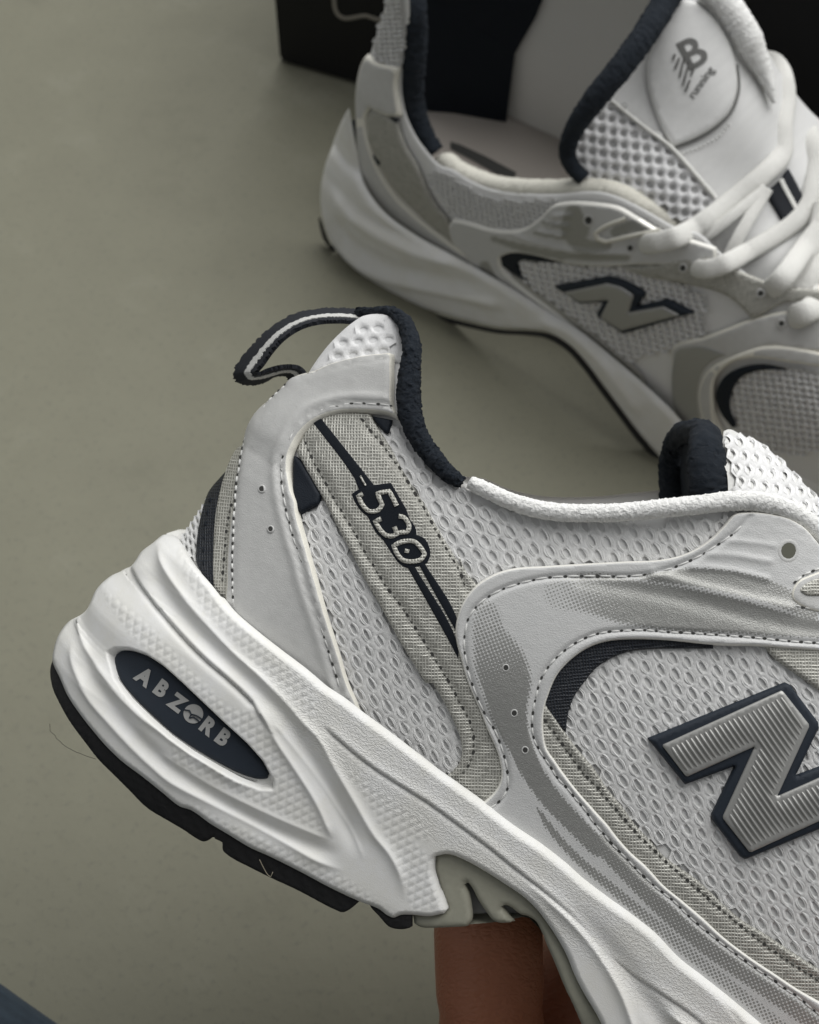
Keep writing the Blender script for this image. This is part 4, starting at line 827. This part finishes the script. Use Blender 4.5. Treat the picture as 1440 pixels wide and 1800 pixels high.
panel('eyestay', f2((1000, 640), (1200, 640), (1300, 610), (1440, 600))+f3((420, 720), (560, 760), (720, 860), (900, 940), (1100, 1010), (1400, 1040), (1400, 1130), (1150, 1120), (900, 1240), (840, 1170), (700, 1060), (500, 1000), (300, 960), (150, 930)), FU, .0010, M['plaid'], shoe, base=.0010, step=7, edge=3)
ribbon('lace_guide', [f2((1230, 460), (1100, 485), (960, 515), (920, 500), (905, 470), (950, 440), (1060, 400))], 7, FU, .0023, M['leather'], shoe, thick=.0006)
holes('eyelet', f2((868, 410)), 6.5, FU, .0022, shoe, M['hole'], M['leather'])
# front overlay and forefoot crescent
panel('toe_overlay', f3((330, 1440), (380, 1400), (550, 1360), (720, 1300), (900, 1230), (1150, 1180), (1400, 1160), (1440, 1480), (1200, 1450), (1000, 1430), (800, 1500), (640, 1570), (570, 1680), (560, 1800))+f5((1010, 800), (1060, 900), (1100, 960), (960, 900), (880, 830), (870, 700)), FU, .0011, M['leather'], shoe, base=.0006, step=7, edge=4)
panel('silver_print', f3((370, 1450), (420, 1425), (540, 1410), (740, 1470), (620, 1530), (560, 1600), (530, 1700), (530, 1830), (560, 1980), (400, 1960), (350, 1800), (345, 1600)), FU, .0002, M['silver'], shoe, base=.0017, step=7, edge=2)
panel('navy_crescent', f5((1330, 668), (1220, 648), (1130, 662), (1070, 698), (1040, 760), (1058, 830), (1108, 897), (1122, 885), (1096, 820), (1102, 760), (1134, 702), (1200, 672)), FU, .0005, M['navy_leather'], shoe, base=.0014, step=6, edge=2)
panel('toe_rim', f3((640, 1830), (650, 1640), (760, 1530), (900, 1500), (1200, 1540), (1440, 1580), (1440, 1480), (1000, 1420), (780, 1480), (600, 1580), (540, 1700), (540, 1830), (600, 2000), (700, 2100), (720, 2080), (660, 1960)), FU, .0006, M['leather'], shoe, base=.0018, step=6, edge=4)
# letter emblem
fN = f2((690, 745), (960, 697), (1045, 720), (1152, 780), (1112, 848), (1260, 812), (1398, 880), (1040, 985), (902, 890), (938, 825), (822, 832))
fNi = f2((740, 768), (965, 722), (1030, 740), (1102, 785), (1078, 868), (1250, 840), (1335, 886), (1040, 962), (930, 895), (975, 808), (830, 818))
femb = panel('letter_emblem', fN, FU, .0012, M['navy_rubber'], shoe, base=.0013, step=6, edge=3, corner=25, label='raised letter N with navy border')
panel('letter_face', fNi, FU, .0005, M['silver'], shoe, base=.0026, step=6, edge=2, corner=25).parent = femb

# collar, inside
nav = [(700, -100, 0.0), (718, -70, .009), (728, -30, .015), (731, 10, .019), (731, 60, .021), (728, 110, .0225), (725, 155, .0235), (729, 192, .0245), (739, 222, .0255), (752, 246, .0262), (766, 266, .0268)]
P3 = FF.plane(catmull(nav, False, 3, 80)); rad = np.interp(np.linspace(0, 1, len(P3)), [0, .5, .8, 1], [.003, .0040, .0040, .0030])
nm_ = int(len(P3)*.42)
tube('navy_collar', np.concatenate([FF.mirror(P3[:nm_][::-1])[:-1], P3]), np.concatenate([rad[:nm_][::-1][:-1], rad]), M['navy_terry'], shoe, seg=20, noise=.0002, ref=fY, label='navy terry collar lining')
rp = [p+(y,) for p, y in zip(f2((95, 140), (130, 125), (180, 165), (250, 203), (345, 240), (440, 260), (560, 270), (700, 272), (850, 267), (930, 272), (1020, 300), (1120, 355), (1230, 418), (1320, 468), (1400, 500)), [.027, .0275, .028, .0285, .029, .0295, .030, .030, .030, .0295, .029, .028, .026, .024, .022])]
P3 = FF.plane(catmull(rp, False, 3, 80)); rad = np.interp(np.linspace(0, 1, len(P3)), [0, .05, .5, .7, 1], [.0025, .0034, .0036, .0036, .0030])
tube('white_collar', P3, rad, M['cream_terry'], shoe, seg=20, noise=.00012, ref=fY, label='cream white collar edge')
tube('white_collar', FF.plane(catmull([(955, -30, -.0295), (1000, -34, -.030), (1080, -38, -.0305), (1180, -52, -.031)], False, 3, 80)), .0034, M['cream_terry'], shoe, seg=16, ref=fY)
def poly3(name, pts, fr, mat, parent, label=None):
    A = np.array(pts, float); vo, _, fo, *_ = delaunay_2d_cdt([Vector(p[:2]) for p in A], [], [list(range(len(A)))], 1, 1e-5); V = fr.plane(A)
    return finish(name, V, fo, mat, parent, uvof(fr, V), smooth=False, label=label)
poly3('heel_lining', [(722, -70, -.012), (735, -30, -.014), (735, 60, -.014), (736, 215, -.012), (800, 200, -.019), (890, 215, -.0262), (905, 95, -.0265), (942, 30, -.0272), (962, -22, -.028)], FF, M['navy_print'], shoe, 'dark inner heel lining')
poly3('quarter_lining', [(962, -22, -.029), (940, 30, -.029), (905, 95, -.029), (883, 150, -.029), (890, 200, -.030), (1000, 330, -.031), (1150, 400, -.031), (1190, 200, -.031), (1170, -40, -.031), (1060, -26, -.030)], FF, M['inner'], shoe)
ins = [ground(p[0], p[1], .040) for p in [(700, 200), (730, 160), (750, 150), (800, 134), (860, 142), (900, 160), (960, 210), (1020, 260), (1100, 330), (1180, 420), (1000, 420), (850, 350), (760, 300)]]
finish('insole', ins, [tuple(range(len(ins)))], M['insole'], shoe, uvof(FF, np.array(ins))*np.array([1, 30]), smooth=False)
pr = [ground(p[0], p[1], .0405) for p in f2((150, 25), (200, 40), (330, 100), (485, 182), (470, 205), (380, 185), (250, 112), (150, 60))]
finish('insole_print', pr, [tuple(range(len(pr)))], M['hole'], shoe, smooth=False)

# tongue
rows = [[(985, 262, .0275), (1035, 195, .017), (1085, 115, .004), (1140, 25, -.008), (1175, -55, -.02), (1205, -110, -.031)],
        [(1035, 325, .0285), (1090, 270, .021), (1150, 190, .008), (1210, 105, -.005), (1252, 35, -.018), (1288, -25, -.031)],
        [(1115, 375, .0285), (1180, 325, .021), (1245, 265, .008), (1300, 195, -.006), (1330, 140, -.019), (1350, 92, -.031)],
        [(1210, 425, .027), (1260, 390, .020), (1320, 340, .006), (1370, 285, -.007), (1400, 240, -.019), (1425, 195, -.031)],
        [(1300, 485, .026), (1350, 450, .018), (1400, 405, .005), (1450, 360, -.008), (1490, 315, -.02), (1520, 270, -.031)],
        [(1390, 560, .026), (1440, 520, .018), (1490, 480, .005), (1540, 440, -.008), (1580, 400, -.02), (1610, 360, -.031)]]
P, Fc = patch(FF, rows, 40, 44); TF = Surf(FF, P, Fc)
finish('tongue', P, Fc, M['leather_soft'], shoe, uvof(FF, P), {'d': np.full(len(P), 50.)}, label='padded white tongue')
mesh_fabric('tongue_mesh', f1((-290, 1000), (-200, 860), (-80, 740), (0, 725), (200, 890), (400, 1045), (560, 1230), (700, 1400), (560, 1540), (200, 1420), (0, 1330), (-250, 1290), (-330, 1150)), TF, (19.2, 3.4), (1.6, 20.5), math.radians(35), 6.4, 5.2, .0006, .0009, M['knit_bright'], shoe, 15, label='perforated white mesh side of the tongue')
ribbon('tongue_piping', [f1((-10, 722), (200, 890), (400, 1045), (560, 1230), (700, 1400))], 8, TF, .0012, M['lace'], shoe, thick=.0012)
bd = panel('tongue_badge', f1((450, 5), (560, 20), (690, 120), (790, 290), (840, 470), (850, 640), (800, 790), (690, 900), (560, 980), (410, 1040), (330, 900), (230, 520), (270, 330)), TF, .0012, M['leather_soft'], shoe, base=.0006, step=8, edge=5, label='smooth white badge printed running')
ribbon('badge_slit', [f1((410, 1046), (560, 986), (700, 905), (812, 795), (862, 640), (848, 460))], 4.5, TF, .0011, M['grey_print'], shoe).parent = bd
stitches('stitching', f1((470, 1085), (600, 1035), (730, 960), (830, 850)), TF, .0006, shoe, pitch=8, length=.6, width=3, mat=M['thread'], hole=False)
# printed emblem: slanted double loop with bars, and the word under it
GP = M['grey_print']; LO = .0020
bx_, by_ = f1((548, 378))[0]
glyph('B', bx_, by_, 74, math.radians(-28), TF, LO, GP, shoe, bold=.02, name='badge_print').parent = bd
for a_, b_ in (((428, 390), (415, 432)), ((458, 415), (430, 492)), ((492, 410), (460, 552)), ((525, 440), (482, 608)), ((530, 570), (500, 650)), ((560, 470), (535, 540))):
    ribbon('badge_print', [f1(a_, b_)], 3.6, TF, LO+.0002, GP, shoe, step=3).parent = bd
wx, wy = f1((612, 592))[0]
glyph('running', wx, wy, 20, math.radians(-56), TF, LO, GP, shoe, bold=.012, name='badge_print').parent = bd
bp = crop(940, 0, 2.88)((720, -90, -.016), (665, 0, -.010), (600, 110, -.001), (520, 230, .008), (430, 350, .0155), (330, 470, .0215), (240, 590, .0255), (185, 690, .0275), (165, 770, .0285), (190, 840, .029), (250, 905, .0295))
P3 = FF.plane(catmull(bp, False, 3, 80)); tube('tongue_binding', P3, np.interp(np.linspace(0, 1, len(P3)), [0, .6, .85, 1], [.0042, .0038, .0028, .0024]), M['navy_terry'], shoe, seg=18, noise=.00015, ref=fZ, label='navy terry edge of the tongue')
fe = f1((640, -60, -.028), (730, 30, -.029), (800, 130, -.030), (870, 250, -.031), (940, 390, -.031), (1005, 520, -.031), (1050, 630, -.031), (1085, 740, -.031))
P3 = TF(catmull([p[:2] for p in fe], False, 3, 80), .0025); tube('tongue_edge', P3, np.interp(np.linspace(0, 1, len(P3)), [0, .5, 1], [.0048, .0050, .0008]), M['white_terry'], shoe, seg=18, noise=.0001, ref=fZ)
# navy webbing keeper on the tongue
kp = panel('lace_keeper', f3((975, 355), (1060, 285), (1110, 220), (1135, 185), (1200, 300), (1248, 400), (1210, 435), (1180, 520), (1105, 578), (1060, 500)), TF, .0008, M['navy_web'], shoe, base=.0006, step=6, edge=3, label='navy webbing lace keeper with white stripe')
ribbon('keeper_stripe', [f3((1075, 265), (1130, 370), (1195, 490))], 8, TF, .0016, M['lace'], shoe).parent = kp
# laces
def lace(pts, r_, flat=.42, name='lace', xt=None):
    A = catmull([p[:2] for p in pts], False, 3, 100); Q = TF(A, .0048)
    if xt:                                    # the end that lies on the side of the upper
        QU = FU(A, -.0012+.0062*smooth01(np.arange(len(A))/9.)); w = smooth01((A[:, 0]-xt+13)/26)[:, None]; Q = QU*(1-w)+Q*w
    ks = [(i, p[2]) for i, p in enumerate(pts) if len(p) > 2]
    if ks:
        idx = [int(np.argmin(((A-np.array(pts[i][:2]))**2).sum(1))) for i, _ in ks]
        yq = FF.local(Q)[:, 1].copy(); dy = np.zeros(len(A)); wgt = np.zeros(len(A))
        for i_, (_, y) in zip(idx, ks):
            w = np.exp(-((np.arange(len(A))-i_)/9.)**2); dy += w*(y-yq[i_]); wgt = np.maximum(wgt, w)
        Q = FF.plane(np.c_[A, yq+dy])
    ker = np.ones(11)/11; Qs = np.stack([np.convolve(np.pad(Q[:, k_], 5, mode='edge'), ker, 'valid') for k_ in range(3)], 1)
    return tube(name, Qs, r_*(.72+.28*smooth01(np.arange(len(Qs))/7.)) if xt else r_, M['lace'], shoe, seg=16, flat=flat, noise=.00004)
LC = [(f3((75, 722), (160, 715), (300, 690), (420, 640), (550, 560), (700, 450), (850, 330), (1000, 200), (1100, 90))+f1((1180, 880), (1205, 720), (1195, 570), (1150, 460), (1090, 415, -.036), (1020, 440, -.044)), .0033, 1206),
      (f3((440, 870), (520, 895), (640, 880), (760, 825), (900, 745), (1050, 660), (1180, 570), (1265, 480), (1320, 300), (1340, 100))+f1((1400, 1050), (1360, 900), (1300, 800, -.034), (1230, 720, -.040)), .0030, 1296),
      (f3((975, 1065), (1060, 990), (1150, 880), (1250, 745), (1370, 590)), .0034, 1392), (f3((1210, 1075), (1280, 990), (1400, 800)), .0034), (f3((1130, 1245), (1260, 1190), (1420, 1120)), .0038, 1440),
      (f3((500, 690), (600, 635), (700, 560), (820, 465), (960, 335)), .0018), (f3((720, 830), (770, 700), (830, 580), (900, 450), (960, 330)), .0021), 
      (f3((1060, 1090), (1180, 900), (1290, 720), (1350, 450)), .0030)]
for p_, r_, *x_ in LC: lace(p_, r_, xt=x_[0] if x_ else None)
holes('eyelet', f3((60, 722), (425, 865), (955, 1050), (1105, 1262)), 5, FU, .0024, shoe, M['hole'], M['leather'])

# ---- toe boxes: the front of each shoe beyond the frame
def toe(fr, root, x0, zt, nm=30):
    def ring(x, w, zb, ztp): th = np.linspace(0, math.pi, 25); return [(x, w*math.cos(a), zb+(ztp-zb)*math.sin(a)**.8) for a in th]
    V = []; xs = np.r_[np.linspace(x0, .25, nm)[:-1], .25+.036*np.sin(np.linspace(0, math.pi/2, 14))]
    for x in xs:
        q = np.clip((x-.225)/.0605, 0, 1); c = math.sqrt(max(1-q**2.4, 0)); w = float(interp(x, [(.12, .033), (.15, .037), (.19, .0415), (.24, .0425), (.30, .04)]))*max(c, .02)
        V += ring(x, w, .012, .014+(float(interp(x, zt))-.014)*max(c, .02)**.7)
    n = 25; Fc = [(i*n+j, i*n+j+1, (i+1)*n+j+1, (i+1)*n+j) for i in range(len(xs)-1) for j in range(n-1)]; W_ = fr.world(V)
    finish('toe_box', W_, Fc, M['knit'], root, np.array([(p[0]*1000, p[1]*1000) for p in V]), label='rounded white toe box')
    prof = [(.0, .92), (.004, .99), (.014, 1.0), (.022, .985), (.026, .94)]; V = []; xs = np.r_[np.linspace(x0-.01, .25, nm)[:-1], .25+.041*np.sin(np.linspace(0, math.pi/2, 16))]
    for z, f_ in prof:
        side = []
        for x in xs:
            q = np.clip((x-.225)/.066, 0, 1); c = math.sqrt(max(1-q**2.4, 0)); w = float(interp(x, [(.12, .037), (.15, .041), (.19, .0465), (.24, .0475), (.30, .045)]))*c*f_; side.append((x, w, z+.010*smooth01((x-.21)/.08)))
        V += side+[(p[0], -p[1], p[2]) for p in side[::-1]]
    n = 2*len(xs); Fc = [(k_*n+j, k_*n+(j+1) % n, (k_+1)*n+(j+1) % n, (k_+1)*n+j) for k_ in range(len(prof)-1) for j in range(n)]+[tuple(range(n))[::-1], tuple((len(prof)-1)*n+j for j in range(n))]
    finish('toe_sole', fr.world(V), Fc, M['eva'], root, np.array([(p[0]*1000, p[1]*1000+p[2]*1000) for p in V]), {'a': np.full(len(V), .3), 'd': np.full(len(V), 60.)})
toe(HF, held, .155, [(.15, .082), (.19, .070), (.24, .056), (.30, .045)])
toe(FF, shoe, .195, [(.15, .075), (.19, .062), (.24, .052), (.30, .042)])

# ================================================================== shoe box
b0 = ground(490, 110); bdir = ground(620, 148)-b0; bdir /= np.linalg.norm(bdir); bperp = np.array([-bdir[1], bdir[0], 0])
box = empty('shoe_box', b0+bdir*.17+bperp*.11, 'black cardboard shoe box with a thin cream printed line', 'box')
def cuboid(name, o, L, D, z0, z1, mat, parent, bev=.0015):
    bm = bmesh.new(); bmesh.ops.create_cube(bm, size=1)
    for v in bm.verts:
        p = o+bdir*(v.co.x+.5)*L+bperp*(v.co.y+.5)*D+np.array([0, 0, z0+(v.co.z+.5)*(z1-z0)])-np.array(parent.location); v.co = p
    bmesh.ops.bevel(bm, geom=bm.edges, offset=bev, segments=2, affect='EDGES'); me = bpy.data.meshes.new(name); bm.to_mesh(me); bm.free(); me.materials.append(mat)
    ob = bpy.data.objects.new(name, me); COL.objects.link(ob); ob.parent = parent; return ob
cuboid('box_body', b0, .36, .22, 0.0005, .118, M['box'], box)
cuboid('box_lid', b0-bdir*.002-bperp*.002, .364, .224, .1185, .142, M['box'], box)
class PlaneSurf(Surf):
    pass
bo = b0-bperp*.0003; Vb = [bo-bdir*.2, bo+bdir*.6, bo+bdir*.6+np.array([0, 0, .4]), bo-bdir*.2+np.array([0, 0, .4])]
BX = Surf(FF, Vb, [(0, 1, 2, 3)])
ribbon('printed_line', [f0((420, -60), (425, 0), (430, 45), (450, 78), (480, 92), (530, 86), (580, 78), (640, 96), (720, 110))], 6.5, BX, .0001, M['box_line'], box, corner=60, thick=.0001)

# ================================================================== person: the hand under the sole, a knee in jeans
def m_skin():
    m, nt, bs = mk('skin'); oc = objc(nt); n1 = noise(nt, oc, 60, 5); n2 = noise(nt, oc, 700, 3)
    nt.links.new(mix(nt, n1, (.36, .130, .066), (.48, .195, .105)), bs.inputs['Base Color']); bs.inputs['Roughness'].default_value = .5; bs.inputs['Subsurface Weight'].default_value = .08
    bs.inputs['Subsurface Radius'].default_value = (.006, .003, .002); bs.inputs['Subsurface Scale'].default_value = .5
    p = bump(nt, bs, n2, .4, .0006); p = bump(nt, bs, voro(nt, mapped(nt, oc, .5, (1, 2.2, 1)), 420, 'DISTANCE_TO_EDGE'), .5, .0008, p); bump(nt, bs, noise(nt, mapped(nt, oc, .3, (1, 2, 1)), 40, 3), .25, .004, p); return m
def m_denim():
    m, nt, bs = mk('denim'); oc = objc(nt); w = nd(nt, 'ShaderNodeTexWave', bands_direction='DIAGONAL', i_Scale=300., i_Distortion=1.5); nt.links.new(oc, w.inputs[0]); n1 = noise(nt, oc, 45, 5); n2 = noise(nt, oc, 900, 2)
    k_ = math_(nt, 'MULTIPLY', math_(nt, 'ADD', w.outputs[1], n2), .5); k_ = math_(nt, 'ADD', math_(nt, 'MULTIPLY', k_, .25), math_(nt, 'MULTIPLY', noise(nt, oc, 160, 5, .7), .7)); c = mix(nt, k_, (.008, .016, .027), (.050, .078, .108))
    nt.links.new(c, bs.inputs['Base Color']); bs.inputs['Roughness'].default_value = .9; bump(nt, bs, k_, .6, .0008); return m
person = empty('person', ground(720, 1800)*np.array([1, 1, 0]), 'person in blue jeans holding up a shoe from below with one hand', 'person')
def fuse(name, caps, voxel, mat, parent, smooth_it=4):
    org = Vector(parent.location); bm = bmesh.new()
    for a, b, r0, r1 in caps:
        a = Vector(a)-org; b = Vector(b)-org; L = max((b-a).length, 1e-4); q = (b-a).to_track_quat('Z', 'Y'); rows_ = []
        for k_ in range(-6, 7):
            if k_ <= 0: th = math.pi/2*(k_/6); z = r0*math.sin(th); r_ = r0*math.cos(th)
            else: th = math.pi/2*(k_/6); z = L+r1*math.sin(th); r_ = r1*math.cos(th)
            if k_ == 0: rows_.append((0, r0)); rows_.append((L, r1)); continue
            rows_.append((z, max(r_, 1e-5)))
        vs_ = [[bm.verts.new(a+q @ Vector((r_*math.cos(t_*math.pi/10), r_*math.sin(t_*math.pi/10), z))) for t_ in range(20)] for z, r_ in rows_]
        for i in range(len(vs_)-1):
            for j in range(20): bm.faces.new((vs_[i][j], vs_[i][(j+1) % 20], vs_[i+1][(j+1) % 20], vs_[i+1][j]))
        bm.faces.new(vs_[0][::-1]); bm.faces.new(vs_[-1])
    me = bpy.data.meshes.new(name); bm.to_mesh(me); bm.free(); ob = bpy.data.objects.new(name, me); COL.objects.link(ob)
    r_ = ob.modifiers.new('r', 'REMESH'); r_.mode = 'VOXEL'; r_.voxel_size = voxel; s_ = ob.modifiers.new('s', 'SMOOTH'); s_.iterations = smooth_it; s_.factor = .5
    me2 = bpy.data.meshes.new_from_object(ob.evaluated_get(bpy.context.evaluated_depsgraph_get())); ob.modifiers.clear(); ob.data = me2; bpy.data.meshes.remove(me)
    me2.name = name; me2.polygons.foreach_set('use_smooth', np.ones(len(me2.polygons), bool)); me2.materials.clear(); me2.materials.append(mat); ob.parent = parent; return ob
def hp(*p): return HF.plane([p])[0]
caps = [(hp(858, 1630, -.002), hp(861, 1742, -.003), .0126, .0126), (hp(861, 1742, -.003), hp(863, 1768, -.004), .0126, .0119), (hp(863, 1768, -.004), hp(866, 1850, -.005), .0119, .0132), (hp(866, 1850, -.005), hp(885, 2060, -.008), .0132, .0145),
        (hp(1010, 1760, -.034), hp(1010, 2040, -.026), .0175, .020), (hp(1120, 1850, -.030), hp(1130, 2060, -.022), .020, .024), (hp(960, 2040, -.012), hp(1060, 2080, -.014), .020, .026), (hp(1050, 2080, -.012), hp(1090, 2300, -.012), .030, .028), (hp(1090, 2300, -.012), hp(1200, 3000, -.02), .028, .036)]
for i in range(4):                                                  # fingers close round the far side of the sole
    x = 960+i*118; y = 1740+i*62; r_ = (.0088, .0092, .0090, .0078)[i]; k_ = (1, 1.1, 1.02, .82)[i]
    p = [hp(x, y+30, -.034), hp(x+30, y-70*k_, -.058), hp(x+90, y-300*k_, -.066), hp(x+125, y-470*k_, -.060), hp(x+140, y-590*k_, -.052)]
    for j in range(4): caps.append((p[j], p[j+1], r_*(1.1-.07*j), r_*(1.03-.07*j)))
tp = [hp(1160, 2080, .012), hp(1330, 2090, .040), hp(1480, 2080, .062), hp(1600, 2040, .068)]   # thumb, below the frame
for j in range(3): caps.append((tp[j], tp[j+1], .0125-.001*j, .0115-.001*j))
dk, dnt, dbs = mk('light_block_dark'); dbs.inputs['Base Color'].default_value = (.03, .03, .035, 1); dbs.inputs['Roughness'].default_value = .95
fuse('torso_light_block', [((0.02, -.36, .20), (0.02, -.36, .80), .17, .18), ((-.20, -.30, .72), (-.22, -.05, .50), .055, .05), ((.24, -.30, .72), (.26, -.08, .46), .055, .05)], .012, dk, person, 3)  # torso and arms added out of view to block room light behind the camera
hand = fuse('hand', caps, .0016, m_skin(), person, 4)
# skin crease at the wrist side
# knee
def cp(px, py, dep): return C+rays([(px, py)])[0]*dep
ka_ = cp(-250, 2150, .385); kdir = cp(60, 2389, .385)-ka_; kdir /= np.linalg.norm(kdir)
jeans = fuse('jeans', [(ka_-kdir*.14-np.array([0, 0, .0]), ka_+kdir*.02, .060, .066), (ka_+kdir*.02, ka_+kdir*.34, .066, .078)], .004, m_denim(), person, 3)

# ================================================================== hairs and lint caught on the outsole
def hair(pts, r_, mat, label, off=.0009):
    A = catmull(pts, False, 3, 80); P = HS(A, off); o = tube('stray_hair', P, r_*.8, mat, None, seg=6); o['label'] = label; o['category'] = 'hair'
HM = m_plain('dark_hair', (.03, .025, .02), .5, 3, .1); LM = m_plain('pale_lint', (.35, .32, .24), .8, 3, .1)
hair(c3((58, 1025), (120, 1075), (190, 1125), (270, 1165), (330, 1185)), .00006, HM, 'long dark hair stuck to the black rear edge of the outsole')
hair(c4((455, 885), (475, 925), (500, 965), (512, 972), (522, 948)), .00011, LM, 'short pale lint curl stuck on the black outsole lug')
